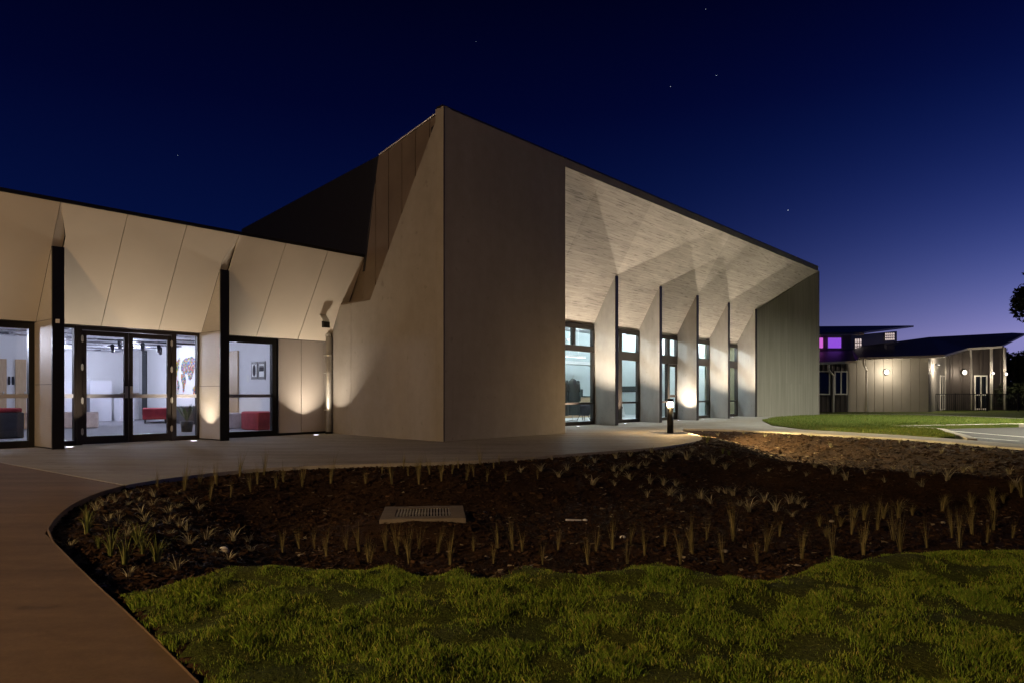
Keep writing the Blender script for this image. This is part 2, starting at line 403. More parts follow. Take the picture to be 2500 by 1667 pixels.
def noise(X,Y,s,seed=0):
    r=np.random.RandomState(seed); z=0
    for k in range(7):
        a=r.uniform(0,6.28); f=s*r.uniform(.6,1.7); z=z+np.sin((X*np.cos(a)+Y*np.sin(a))*f+r.uniform(0,6.28))
    return z/7
def height(X,Y):
    X=np.asarray(X,float);Y=np.asarray(Y,float)
    ins=inside(BED,X,Y)
    dp=dist(PAVE[4:]+FOOT[1:],X,Y); dl=dist(LAWN,X,Y)
    dep=.05+.45*sm(dp/2.3)
    dep=np.minimum(dep,.02+.48*sm(dl/1.4))
    rd=dist(RIDGE,X,Y)
    pit=(np.abs(X+1.02)<.40)&(np.abs(Y-8.42)<.38)
    dep=dep*(1-.72*np.exp(-(rd/.75)**2))
    dep=dep*(1-.36*np.exp(-(np.hypot(X+1.04,Y-8.42)/.95)**4))
    z=-dep+.022*noise(X,Y,9,3)*sm(dp/.4)+.012*noise(X,Y,31,4)*sm(dp/.3)
    lawn=.012+.030*noise(X,Y,5,1)+.030*noise(X,Y,12,2)+.006*noise(X,Y,33,5)+.02*np.exp(-((dl-.12)/.12)**2)
    inl=(Y<6.5)&(X<10.8)&(~ins)&(dist(PAVE[:6],X,Y)>0)
    inl&=inside(PAVE[:5]+LAWN+[(10.8,0)],X,Y)
    return np.where(pit,-.64,np.where(ins,z,np.where(inl,lawn*sm(dist(PAVE[:6],X,Y)/.15+.1),-.06)))

def axis(lo, hi, step, far):
    a = list(np.arange(lo, hi+1e-6, step)); s = step; x = hi
    while x < far: s *= 1.5; x += s; a.append(x)
    s = step; x = lo
    while x > -far: s *= 1.5; x -= s; a.insert(0, x)
    return np.array(a)
gx = axis(-6, 12, .06, 900); gy = axis(1.5, 24, .06, 900)
GX, GY = np.meshgrid(gx, gy)
GZ = height(GX, GY)
far_mask = (GX < -5.9) | (GX > 11.9) | (GY < 1.6) | (GY > 23.9)
GZ = np.where(GZ <= -.0599, np.where(np.abs(GZ+.06) < 1e-6, -.22, GZ), GZ)
GZ = np.where(far_mask & (GY > 1.6), -.22, GZ)
def grid_mesh(name, mask=None, dz=0.0, mat=None, kind='structure'):
    ny, nx = GX.shape; idx = np.arange(nx*ny).reshape(ny, nx)
    f = np.stack([idx[:-1, :-1], idx[:-1, 1:], idx[1:, 1:], idx[1:, :-1]], -1).reshape(-1, 4)
    co = np.stack([GX.ravel(), GY.ravel(), GZ.ravel()+dz], -1)
    if mask is not None:
        mk = mask.ravel(); f = f[mk[f].all(1)]
        u, inv = np.unique(f, return_inverse=True); co = co[u]; f = inv.reshape(-1, 4)
    me = bpy.data.meshes.new(name); me.from_pydata(co.tolist(), [], f.tolist()); me.update()
    me.polygons.foreach_set('use_smooth', [True]*len(me.polygons)); me.materials.append(mat)
    o = bpy.data.objects.new(name, me); COL.objects.link(o); return tag(o, kind=kind)
LP = PAVE[:5]+LAWN+[(10.8, 0)]
g = grid_mesh('ground', mat=M['soil']); g['label'] = 'red brown mulch garden basin and surrounding earth'
INL = inside(LP, GX, GY)
l = grid_mesh('lawn', INL | (inside([(p[0], p[1]-.0) for p in LP], GX, GY+0)), .012, M['lawn']); l['label'] = 'lumpy turf edge lawn in the foreground'

def flat(name, pts, mat, z=0.0, depth=.3, label=None, kind='structure', parent=None):
    me = bpy.data.meshes.new(name); bm = bmesh.new()
    vs = [bm.verts.new((x, y, z)) for x, y in pts]; f = bm.faces.new(vs)
    if f.normal.z < 0 or (bm.normal_update() or f.normal.z < 0): f.normal_flip()
    r = bmesh.ops.extrude_face_region(bm, geom=[f]) if depth else None
    if depth:
        for v in [e for e in r['geom'] if isinstance(e, bmesh.types.BMVert)]: v.co.z += 0
        for v in vs: v.co.z -= depth
    bmesh.ops.triangulate(bm, faces=bm.faces[:], ngon_method='EAR_CLIP'); bmesh.ops.recalc_face_normals(bm, faces=bm.faces)
    bm.to_mesh(me); bm.free(); me.materials.append(mat)
    o = bpy.data.objects.new(name, me); COL.objects.link(o)
    if parent: o.parent = parent
    else: tag(o, label, kind=kind)
    return o
def smooth_line(pts, n=3):
    for _ in range(n):
        q = [pts[0]]
        for a, b in zip(pts[:-1], pts[1:]):
            q += [(a[0]*.75+b[0]*.25, a[1]*.75+b[1]*.25), (a[0]*.25+b[0]*.75, a[1]*.25+b[1]*.75)]
        pts = q+[pts[-1]]
    return pts
wxy = lambda u, v: tuple(W(u, v)[:2])
k = PAVE.index((-4.51, 8.5))
nearedge = smooth_line(PAVE[:7], 1)[:-1]+smooth_line(PAVE[6:k+1], 1)
faredge = smooth_line(PAVE[k:], 2)
OUT = [(12, 5.4), (11.7, 9), (11.3, 12), (10.95, 15.2), (10.75, 16.6), (10.5, 17.9), (9.95, 19.7), (8.85, 22.1), (8.9, 25), (10.2, 29.8), (12.0, 33.5), (14.3, 36.4), (16.5, 38.4)]
flat('plaza', [(-4.53, 8.52)]+faredge[1:]+smooth_line(FOOT, 1)[1:]+OUT+[(16.5, 41), (11, 42), wxy(20, 4), wxy(1, 4), wxy(1, 6), wxy(-7.95, 6)],
     M['plaza'], 0, .3, 'pale concrete plaza along the two buildings')
flat('path', nearedge+[(-4.54, 8.50), wxy(-7.965, 6), wxy(-25, 6), (-30, -8), (.9, -8)], M['path'], 0, .3, 'brown concrete path in the left foreground')
FARLAWN = [(9.98, 19.72), (8.88, 22.12), (8.93, 25), (10.23, 29.8), (12.03, 33.45), (14.35, 36.3), (16.6, 38.2), (20.4, 37.1), (21.2, 34), (21.6, 30.5), (22, 27.2), (17.4, 25.7), (14.6, 24.7), (12.75, 24.0), (12.85, 22.1), (11.8, 19.8), (11.25, 18.5), (10.95, 18.05), (10.55, 17.95)]
flat('far_lawn', FARLAWN, M['lawn'], .02, .2, 'bright green mown lawn beyond the concrete footpath')
flat('footpath', [(16.5, 38.4), (20.6, 37.3), (21.4, 34.1), (21.8, 30.5), (22.4, 27.2), (23.4, 27.4), (22.8, 31), (22.3, 35), (21.6, 38.4), (16.5, 39.6)], M['kerb'], .024, .2, 'narrow pale footpath curving behind the far lawn')
flat('verge', [(16.5, 39.7), (21.7, 38.5), (22.4, 35), (22.9, 31), (23.5, 27.5), (60, 34), (90, 60), (14, 60), (14, 42)], M['lawn'], -.01, .2, 'dark grass in front of the low metal building')
flat('road', [(10.7, 16.7), (12.6, 24.1), (14.6, 24.8), (17.4, 25.8), (23.5, 27.3), (60, 33.8), (60, 5), (12, 5)], M['asphalt'], -.10, .1, 'dark asphalt car park')
def strip(name, pts, w, z0, z1, mat, label):
    b = MB(); n = len(pts); vs = []
    for i, p in enumerate(pts):
        a = Vector(pts[max(0, i-1)]); c = Vector(pts[min(n-1, i+1)]); d = (c-a).normalized(); s = Vector((-d.y, d.x))*w/2
        vs += [(p[0]-s.x, p[1]-s.y, z0), (p[0]+s.x, p[1]+s.y, z0), (p[0]+s.x, p[1]+s.y, z1), (p[0]-s.x, p[1]-s.y, z1)]
    fs = [(0, 1, 2, 3), tuple(4*(n-1)+i for i in (3, 2, 1, 0))]
    for i in range(n-1):
        for j in range(4): fs.append((4*i+j, 4*i+4+j, 4*i+4+(j+1) % 4, 4*i+(j+1) % 4))
    b.add(vs, fs); o = b.build(name, mat, bevel=.02); tag(o, label, kind='structure'); return o
strip('kerb', smooth_line([(12.65, 24.3), (12.95, 22.9), (12.98, 22.0), (12.5, 21.0), (11.95, 19.8), (11.5, 18.6), (11.1, 17.75), (10.72, 17.0)], 2), .22, -.15, .035, M['kerb'], 'pale concrete kerb rounding the end of the far lawn')
strip('kerb', [(12.65, 24.3), (14.6, 24.85), (17.4, 25.85), (23.5, 27.35), (40, 30.3)], .2, -.15, .035, M['kerb'], 'pale concrete kerb on the far side of the car park')
strip('kerb_edging', smooth_line(PAVE[3:k+1], 1), .02, -.2, .003, M['path'], 'thin concrete edging of the path round the bed')
for a, b_, lab in (((13.98, 23.66), (14.0, 10.0), 'far'), ((12.37, 21.04), (12.62, 18.2), 'near')):
    q = MB(); d = (Vector(b_)-Vector(a)).normalized(); s = Vector((-d.y, d.x))*.05
    q.slab([(a[0]-s.x, a[1]-s.y, -.098), (b_[0]-s.x, b_[1]-s.y, -.098), (b_[0]+s.x, b_[1]+s.y, -.098), (a[0]+s.x, a[1]+s.y, -.098)], (0, 0, .003))
    tag(q.build('road_marking', M['line']), lab+' white parking line on the dark asphalt', kind='structure')

# ================================================================== FOYER WING (left)
def frame_root(name, label, cat): return tag(empty(name, (P0[0], P0[1], 0), ANG), label, cat)
wing = frame_root('foyer_wing', 'low foyer building with outward leaning champagne cladding and glazed front', 'building')
VB, ZB, VT, ZT = 5.0, 2.50, 3.70, 4.66
fa = lambda t: (VB+(VT-VB)*t, ZB+(ZT-ZB)*t)
def at_v(v): return (VB-v)/(VB-VT)
NRM = Vector((0, ZT-ZB, VB-VT)).normalized()*.025      # towards the back of the sloping plane
G = .007
joints = [-6.45-1.21*i for i in range(6, 0, -1)]
def fascia(poly, mat='panel', name='cladding_panel', off=0.0):      # poly of (u,t)
    pts = [Vector((u, fa(t)[0], fa(t)[1]))+NRM*off for u, t in poly]
    MB().slab(pts, NRM).build(name, M[mat], wing)
for i in range(len(joints)):
    a = joints[i]; b = joints[i+1] if i+1 < len(joints) else -6.45
    fascia([(a+G, 0), (b-G, 0), (b-G, 1), (a+G, 1)])
tA = at_v(4.17)+.10                       # height of the post tops along the slope
fascia([(-6.25+G, 0), (-5.24-G, 0), (-5.24-G, 1), (-6.45+G, 1), (-6.25+G, tA)])
fascia([(-5.24+G, 0), (-4.03-G, 0), (-4.03-G, 1), (-5.24+G, 1)])
fascia([(-4.03+G, 0), (-3.03-G, 0), (-3.03-G, tA), (-2.82-G, 1), (-4.03+G, 1)])
fascia([(-2.82+G, 0), (-1.61-G, 0), (-1.61-G, 1), (-2.82+G, 1)])
fascia([(-1.61+G, 0), (-.40-G, 0), (-.40-G, 1), (-1.61+G, 1)])
fascia([(-.40+G, 0), (.60, 0), (.53, .43), (.78, .46), (.745, 1), (-.40+G, 1)])
# gussets: small triangular folds above the posts
def P(u, t, push=0.0): return Vector((u, fa(t)[0], fa(t)[1]))+NRM.normalized()*push
for A, B, T in ((-6.45, -6.25, -6.45), (-3.03, -2.82, -2.82)):
    t1 = at_v(4.17)
    m = MB(); m.slab([P(A, tA, .0), P(B, tA, .06), P(T+(.006 if T == A else -.006), 1, .002)], NRM)
    m.slab([P(A, t1-.02, .0), P(B, t1-.02, .06), P(B, tA, .06), P(A, tA, .0)], NRM*.5)
    m.build('gusset', M['panel'], wing)
b = MB(); b.slab([P(-14, -.02, .09), P(.5, -.02, .09), P(.5, .97, .09), P(-14, .97, .09)], NRM*2); b.build('fascia_backing', M['black'], wing)
b = MB(); b.box(-14, VT-.03, ZT+.004, .73, VT+.22, ZT+.075); b.build('coping', M['black'], wing)
b = MB(); b.slab([(-14, VT+.2, ZT-.05), (.7, VT+.2, ZT-.05), (.9, 19, ZT-.3), (-14, 19, ZT-.3)], (0, 0, -.12)); b.build('roof', M['dark_roof'], wing)
b = MB(); b.box(-14, VB+.012, ZB-.012, .6, 5.30, ZB+.03); b.build('head_soffit', M['frame'], wing)
# fins with black end posts
for un in (-10.2, -6.45, -3.03):
    w = .205
    def fin_panel(z0, z1, sl=False):
        if sl:
            vt = 4.17; zt = fa(at_v(vt))[1]
            m = MB().slab([(un, 5.13, z0), (un, 4.17, z0), (un, 4.17, zt-.01), (un, 5.0, z0+.0)], (w, 0, 0))
        else: m = MB().box(un, 4.17, z0, un+w, 5.13, z1)
        return m.build('fin_panel', M['fin_metal'], wing)
    fin_panel(.03, 1.246); fin_panel(1.256, 2.496); fin_panel(2.506, 0, True)
    MB().box(un+.01, 4.19, .01, un+w-.01, 5.12, 3.5).build('fin_core', M['black'], wing).scale = (1, 1, .74)
    b = MB(); b.box(un-.002, 4.115, .0, un+w+.002, 4.166, 3.90); b.build('post_cap', M['black'], wing, bevel=.004)
b = MB(); b.box(-6.40, 4.098, 2.42, -6.33, 4.113, 2.50); b.build('sensor', M['white_paint'], wing, bevel=.004)
# windows and doors of the wing
def window(root, u0, u1, v, z0, z1, fw=.06, d=.10, heads=.08, sill=.10, rails=(), safety=None, mat='frame', pane='glass', name='window'):
    b = MB()
    b.box(u0, v-d/2, z0, u0+fw, v+d/2, z1); b.box(u1-fw, v-d/2, z0, u1, v+d/2, z1)
    b.box(u0+fw, v-d/2+.002, z1-heads, u1-fw, v+d/2-.002, z1); b.box(u0+fw, v-d/2+.002, z0, u1-fw, v+d/2-.002, z0+sill)
    for ra, rb in rails: b.box(u0+fw, v-d/2+.004, ra, u1-fw, v+d/2-.004, rb)
    f = b.build(name, M[mat], root, bevel=.003)
    zs = [z0+sill]+[q for r_ in rails for q in r_]+[z1-heads]
    for a, c in zip(zs[0::2], zs[1::2]):
        MB().box(u0+fw, v-.005, a, u1-fw, v+.005, c).build('pane', M[pane], f)
    if safety: MB().box(u0+fw, v-.012, safety[0], u1-fw, v-.007, safety[1]).build('safety_strip', M['strip'], f)
    return f
SS = (.985, 1.065)
window(wing, -13.9, -10.0, 5.15, .0, 2.49, .1, .12, .13, .14, safety=SS, mat='black')
window(wing, -9.99, -6.45, 5.15, .0, 2.49, .10, .12, .13, .14, safety=SS, mat='black')
window(wing, -6.24, -5.68, 5.15, 0, 2.49, .05, .12, .06, .10, safety=SS)
window(wing, -3.63, -3.035, 5.15, 0, 2.49, .05, .12, .06, .10, safety=SS)
window(wing, -2.82, -.97, 5.15, 0, 2.49, .13, .12, .15, .14, safety=SS, mat='black')
b = MB(); b.box(-5.68, 5.07, 0, -5.58, 5.22, 2.485); b.box(-3.70, 5.07, 0, -3.63, 5.22, 2.485); b.box(-5.58, 5.072, 2.405, -3.70, 5.218, 2.484)
b.build('door_frame', M['frame'], wing, bevel=.004)
def leaf(u0, u1, handle_u, sgn):
    f = window(wing, u0+.006, u1-.006, 5.12, .015, 2.395, .085, .06, .10, .16, safety=SS, name='door')
    b = MB(); b.box(handle_u-.03, 5.075, .98, handle_u+.03, 5.089, 1.24); b.tube((handle_u, 5.09, 1.08), (handle_u, 5.03, 1.08), .012); b.tube((handle_u, 5.035, 1.08), (handle_u+sgn*.15, 5.035, 1.08), .011)
    b.build('handle', M['galv'], f)
    hu = u0-.01 if sgn > 0 else u1+.01
    return f, hu
for u0, u1, hu, s_ in ((-5.58, -4.64, -4.69, -1), (-4.64, -3.70, -4.585, 1)):
    f, _ = leaf(u0, u1, hu, s_)
    hx = u0 if s_ < 0 else u1
    for z in (.28, .93, 1.63, 2.22):
        b = MB(); b.tube((hx, 5.07, z-.07), (hx, 5.07, z+.07), .014); b.box(hx-.025, 5.068, z-.05, hx+.025, 5.082, z+.05); b.build('hinge', M['galv'], f)
# wall panels between the window and the downpipe
for a, c in ((-.945, -.262), (-.252, .44)):
    b = MB(); b.box(a, 5.06, .06, c, 5.09, 2.49); b.build('wall_panel', M['panel_wall'], wing, bevel=.002)
b = MB(); b.box(.45, 5.06, .06, .60, 5.09, 2.49); b.build('wall_panel', M['panel_wall'], wing)
b = MB(); b.box(-.965, 5.095, 0, .62, 5.22, 2.49); b.build('wall_core', M['black'], wing)
# downpipe in the corner
dp = tag(empty('downpipe', W(.475, 4.86), ANG), 'round galvanised downpipe in the corner between foyer and hall', 'downpipe')
b = MB(); b.tube((0, 0, .02), (0, 0, 2.62), .078, n=20); b.path([(0, 0, 2.62), (.0, .06, 2.70), (.0, .2, 2.76)], .078, 20); b.build('pipe', M['galv'], dp, True)
for z in (.62, 1.62, 2.1):
    b = MB(); b.tube((0, 0, z), (0, 0, z+.035), .086, n=20); b.box(-.09, .0, z, .09, .1, z+.03); b.build('bracket', M['galv'], dp)
b = MB(); b.tube((0, 0, 0), (0, 0, .05), .095, n=20); b.build('shoe', M['black'], dp, True)
# camera housing on the last sloping panel
cc = tag(empty('wall_floodlight', W(.09, 4.45, 2.93), ANG), 'small angled metal floodlight on the sloping panel above the downpipe', 'floodlight')
b = MB(); b.slab([(-.09, .16, .22), (.09, .16, .22), (.09, -.02, .02), (-.09, -.02, .02)], (0, -.02, .03)); b.build('bracket', M['galv'], cc)
b = MB(); b.slab([(-.10, -.04, -.12), (.10, -.04, -.12), (.10, .08, -.02), (.10, -.02, .06), (-.10, -.02, .06), (-.10, .08, -.02)][:2]+[(.10, -.03, .05), (-.10, -.03, .05)], (0, .09, .0)); b.build('housing', M['black'], cc, bevel=.006)

# ------------------------------------------------------------------ foyer interior
b = MB(); b.box(-14, 5.22, -.1, 2.2, 20.5, .012); b.build('floor', M['carpet'], wing)
b = MB(); b.box(2.2, 5.25, 0, 2.35, 20.5, 3.2); b.build('interior_wall', M['white_wall'], wing)
b = MB(); b.box(-14, 20.5, 0, 2.35, 20.65, 3.2); b.build('interior_wall', M['white_wall'], wing)
b = MB(); b.box(.62, 5.22, 0, 2.2, 5.34, 3.0); b.build('interior_wall', M['white_wall'], wing)
b = MB(); b.box(-14.1, 5.22, 0, -14, 20.5, 3.0); b.build('interior_wall', M['white_wall'], wing)
b = MB(); b.box(-14, 14.0, .012, -3.75, 14.12, 3.0); b.build('interior_wall', M['white_wall'], wing)
b = MB(); b.box(-14, 5.25, 2.98, 2.2, 20.5, 3.06); b.build('ceiling', M['ceil_white'], wing)
b = MB(); b.box(-14, 5.24, 2.50, .6, 5.30, 2.98); b.build('bulkhead', M['white_wall'], wing)
for i in range(26):                       # broken silver foil battens under the ceiling
    v = 7.2+i*.52; uu = -13.5
    b = MB()
    while uu < 1.2:
        L = random.uniform(.5, 1.8); b.box(uu, v-.15-random.random()*.08, 2.80+random.uniform(0, .03), min(uu+L, 1.3), v+.16+random.random()*.08, 2.83+random.uniform(0, .03)); uu += L+random.uniform(.05, .35)
    b.build('ceiling_batten', M['slat_pale'] if i % 3 else M['slat'], wing)
b = MB(); b.box(-13.8, 5.9, 2.62, 1.0, 6.05, 2.80); b.build('ceiling_beam', M['slat'], wing)
b = MB(); b.box(2.16, 19.7, 0.2, 2.195, 20.1, 2.9); b.build('wall_window', M['screen'], wing)
for u0, dw in ((-4.95, .50), (-4.22, .28), (-3.84, .08), (-6.1, .7), (-7.2, .7)):
    b = MB(); b.box(u0, 13.93, 0, u0+dw, 13.995, 2.12); d_ = b.build('interior_door', M['oak'], wing, bevel=.004)
    b = MB(); b.box(u0+dw*.8, 13.90, .95, u0+dw*.8+.03, 13.93, 1.15); b.build('handle', M['galv'], d_)
for u0 in (-4.40, -4.30):
    b = MB(); b.box(u0, 13.97, 1.35, u0+.05, 13.996, 1.6); b.build('wall_reader', M['black'], wing)
b = MB(); b.box(2.14, 12.45, 0, 2.195, 13.37, 2.62); d_ = b.build('interior_door', M['oak'], wing, bevel=.004)
b = MB(); b.box(2.10, 13.22, .93, 2.14, 13.28, 1.16); b.tube((2.08, 13.25, 1.02), (2.08, 13.1, 1.02), .012); b.build('handle', M['galv'], d_)
b = MB(); b.box(2.18, 12.02, 1.0, 2.198, 12.12, 1.1); b.build('light_switch', M['white_paint'], wing)
# wall map made of many coloured tiles
mp = tag(empty('wall_map', W(2.19, 16.4, 0), ANG), 'wall map of the continents in small bright coloured tiles', 'wall map')
CONT = [[(0, 2.2), (.1, 2.3), (.45, 2.36), (.75, 2.5), (.82, 2.4), (.62, 2.1), (.5, 1.95), (.42, 1.85), (.35, 1.72), (.48, 1.62), (.44, 1.58), (.25, 1.8), (.18, 2.0)],
        [(.42, 1.62), (.60, 1.58), (.70, 1.42), (.58, 1.25), (.55, 1.05), (.48, .98), (.5, 1.2), (.44, 1.4)],
        [(.95, 2.1), (1.1, 2.35), (1.5, 2.45), (2.3, 2.5), (2.9, 2.4), (2.7, 2.1), (2.3, 1.7), (2.0, 1.6), (1.8, 1.85), (1.5, 1.9), (1.3, 1.9), (1.05, 1.95)],
        [(.95, 1.85), (1.4, 1.85), (1.6, 1.6), (1.4, 1.4), (1.3, 1.15), (1.2, 1.15), (1.15, 1.45), (.95, 1.6)],
        [(2.4, 1.3), (2.8, 1.4), (2.9, 1.15), (2.6, 1.05)]]
PAL = [(.7, .05, .05), (.02, .12, .5), (.75, .6, .05), (.05, .35, .12), (.8, .3, .05), (.1, .5, .6), (.5, .1, .35), (.03, .03, .06), (.75, .75, .7)]
tiles = [[] for _ in PAL]
px_, py_ = np.meshgrid(np.arange(0, 3, .045), np.arange(.95, 2.55, .045))
px_ = px_+rng.uniform(-.02, .02, px_.shape); py_ = py_+rng.uniform(-.02, .02, py_.shape)
inn = np.zeros(px_.shape, bool)
for c_ in CONT: inn |= inside(c_, px_, py_)
for x, z in zip(px_[inn], py_[inn]): tiles[rng.randint(len(PAL))].append((x, z))
for c_, tl in zip(PAL, tiles):
    b = MB()
    for x, z in tl:
        r_ = .030+.014*random.random(); y = .9-x*.62
        b.slab([(-.004, y-r_*.7, z), (-.004, y, z-r_), (-.004, y+r_*.7, z), (-.004, y, z+r_)], (-.008, 0, 0))
    tag(b.build('map_tile', plain('map_tile_colour', c_, .5, 0, .1), mp), kind='stuff')
def wall_pic(v0, v1, z0, z1, label, oval):
    r = tag(empty('wall_picture', W(2.19, (v0+v1)/2, (z0+z1)/2), ANG), label, 'picture'); hw = abs(v1-v0)/2; hh = (z1-z0)/2
    MB().box(-.025, -hw, -hh, 0, hw, hh).build('picture_frame', M['black'], r, bevel=.003)
    MB().box(-.029, -hw*.72, -hh*.72, -.0255, hw*.72, hh*.72).build('mount', M['white_paint'], r)
    b = MB()
    if oval:
        pts = [(-.032, math.cos(t)*hw*.5, math.sin(t)*hh*.68) for t in np.linspace(0, 2*math.pi, 24, False)]; b.slab(pts, (.0028, 0, 0))
    else:
        b.box(-.032, -hw*.68, -hh*.1, -.0292, hw*.68, hh*.35)
        for i in range(5): b.box(-.0345, -hw*.6+i*hw*.25, hh*.0, -.0322, -hw*.6+i*hw*.25+.03, hh*.55)
    b.build('print', M['dark_fabric'], r)
wall_pic(11.6, 11.19, 1.59, 2.19, 'black framed print of a dark oval, nearer the oak door', True)
wall_pic(11.14, 10.73, 1.58, 2.19, 'black framed print with a dark band, farther from the oak door', False)
r = tag(MB().box(-.004, -.09, -.13, 0, .09, .13).build('paper_notice', M['white_paint'], loc=W(2.194, 11.85, 1.62)), 'white paper notice left of the two black framed prints', 'notice'); r.rotation_euler.z = ANG
# ottomans
def ottoman(u, v, rz, L, D, Hh, mat, label, legs=False, curve=0.0, top=None):
    r = tag(empty('ottoman', W(u, v, .012), ANG+rz), label, 'ottoman', 'ottomans in the foyer')
    n = 14; pts_o = []; pts_i = []
    for i in range(n+1):
        t = i/n-.5
        if curve: a = t*L/curve; pts_o.append(((curve+D/2)*math.sin(a), (curve+D/2)*math.cos(a)-curve)); pts_i.append(((curve-D/2)*math.sin(a), (curve-D/2)*math.cos(a)-curve))
        else: pts_o.append((t*L, D/2)); pts_i.append((t*L, -D/2))
    poly = pts_o+pts_i[::-1]; z0 = .14 if legs else .0
    MB().slab([(x, y, z0) for x, y in poly], (0, 0, Hh-z0-.0)).build('seat', M[mat], r, bevel=.035)
    if top: MB().slab([(x*.98, y*.98, Hh+.002) for x, y in poly], (0, 0, .10)).build('cushion', M[top], r, bevel=.03)
    if legs:
        for x, y in ((-L*.45, -D*.4), (L*.45, -D*.4), (-L*.45, D*.4), (L*.45, D*.4)): MB().box(x-.02, y-.02, 0, x+.02, y+.02, z0).build('leg', M['black'], r)
    return r
ottoman(-2.95, 13.9, -.35, 1.95, .75, .50, 'grey_fabric', 'pale mauve rounded ottoman seen through the left door', curve=0)
ottoman(-3.55, 15.1, -.35, 1.5, .6, .58, 'dark_fabric', 'charcoal ottoman just behind the pale mauve one')
ottoman(1.0, 16.3, 1.15, 2.0, .85, .54, 'red_fabric', 'red velvet bench on thin legs seen through the right door', legs=True)
ottoman(1.35, 14.2, 1.3, 1.7, .8, .62, 'dark_fabric', 'charcoal ottoman below the coloured wall map')
ottoman(-7.3, 9.2, -.2, 3.6, .5, .62, 'dark_fabric', 'charcoal bench with a red seat at the left edge window', top='red_fabric')
ottoman(.35, 9.9, 1.2, 1.2, .8, .47, 'grey_fabric', 'grey curved ottoman seen through the window beside the entrance')
ottoman(.5, 8.5, 1.25, 1.5, .8, .53, 'red_fabric', 'red velvet ottoman seen through the window beside the entrance', curve=1.4)
for i, (u, v, w_, h_) in enumerate(((-1.1, 19.2, .9, 1.5), (.2, 19.6, .8, 1.6), (.95, 18.9, .55, .95), (-2.6, 19.4, .9, 1.1))):
    o = MB().box(-w_/2, -w_/2, 0, w_/2, w_/2, h_).build('display_plinth', M['plinth'], bevel=.005, loc=W(u, v, .012)); o.rotation_euler.z = ANG
    tag(o, ['white plinth at the far wall, wide one left of centre', 'tallest white plinth at the far wall', 'small low white plinth nearest the red bench', 'leftmost white plinth at the far wall'][i], 'plinth', 'white plinths at the far foyer wall')
pl = tag(empty('potted_plant', W(-1.6, 8.6, .012), ANG), 'dark potted plant behind the right sidelight', 'potted plant')
MB().lathe([(0, 0), (.14, 0), (.18, .3), (.16, .3), (0, .28)]).build('pot', M['black'], pl, True)
b = MB()
for i in range(46):
    a = random.random()*6.28; t = random.uniform(.15, .7); l_ = random.uniform(.25, .45); p = Vector((0, 0, .28)); q = Vector((math.cos(a)*t*l_, math.sin(a)*t*l_, .3+l_*.8)); s = Vector((-math.sin(a), math.cos(a), 0))*.02
    b.add([p, q-s, q+(q-p)*.4, q+s], [(0, 1, 2, 3)])
b.build('foliage', M['dark_green_plant'], pl)
# track spotlights under the ceiling
SPOTS = [(-5.6, 12.6), (-2.3, 14.2), (-1.2, 14.6), (-1.9, 12.3), (-.9, 13.0), (-.1, 13.6), (.5, 14.8)]
b = MB(); b.box(-2.6, 12.1, 2.70, .9, 12.16, 2.74); 
tr = tag(b.build('lighting_track', M['black']), 'black ceiling track above the entrance doors', 'lighting track'); tr.location = (P0[0], P0[1], 0); tr.rotation_euler.z = ANG
SL = ['single track spotlight left of the entrance doors', 'track spotlight aimed left, seen in the left door', 'second track spotlight in the left door', 'track spotlight hanging upright in the right door', 'tilted track spotlight in the right door', 'tilted track spotlight at the edge of the right door', 'track spotlight aimed at the coloured wall map']
for (u, v), lab in zip(SPOTS, SL):
    r = tag(empty('track_spotlight', W(u, v, 2.62), ANG), lab, 'spotlight', 'track spotlights in the foyer')
    MB().tube((0, 0, .0), (0, 0, .12), .012).build('stem', M['black'], r)
    d = Vector((.35, .75, -.55)).normalized()
    MB().tube(-d*.16, d*.16, .06, n=16).build('can', M['black'], r, True)
    MB().tube(d*.161, d*.165, .048, n=16).build('lens', M['bulk_on'], r)
for u, v, e in ((-7.6, 8.2, 55), (-8.6, 11.5, 45), (-4.8, 9.0, 55), (-3.4, 17.3, 95), (-1.5, 11.5, 70), (.2, 16.4, 95), (-.4, 8.2, 38), (-1.4, 18.6, 60)):
    lamp('ceiling_light', 'POINT', W(u, v, 2.30), e*1.75, COOL, .12)
lamp('map_spotlight', 'SPOT', W(.3, 15.6, 2.6), 90, COOL, .04, spot=80, blend=.6, target=W(2.2, 16.3, 1.7))

# ================================================================== HALL
hall = frame_root('hall_building', 'tall precast concrete hall with a folded corner and deep fins under a sloping soffit', 'building')
FS = .122                                  # the left face runs back along u = FS * v
def onf(v, z, off=0.0):
    k_ = math.hypot(1, FS); return (FS*v+off*k_*k_/k_, v, z) if off == 0 else (FS*v+off*1.0074, v, z)
def face(name, pts, mat, off=0.0, th=.28, parent=None):
    return MB().slab([onf(v, z, off) for v, z in pts], (th, 0, 0)).build(name, M[mat], parent or hall)
face('wall', [(.004, 0), (3.895, 0), (3.895, 3.44), (2.99, 3.44), (.10, 7.50), (.004, 7.515)], 'concrete', th=.25)
face('wall', [(3.907, 0), (5.3, 0), (5.3, 3.44), (3.907, 3.44)], 'concrete', th=.25)
face('joint_backing', [(3.85, 0), (3.95, 0), (3.95, 3.4), (3.85, 3.4)], 'black', .03, .1)
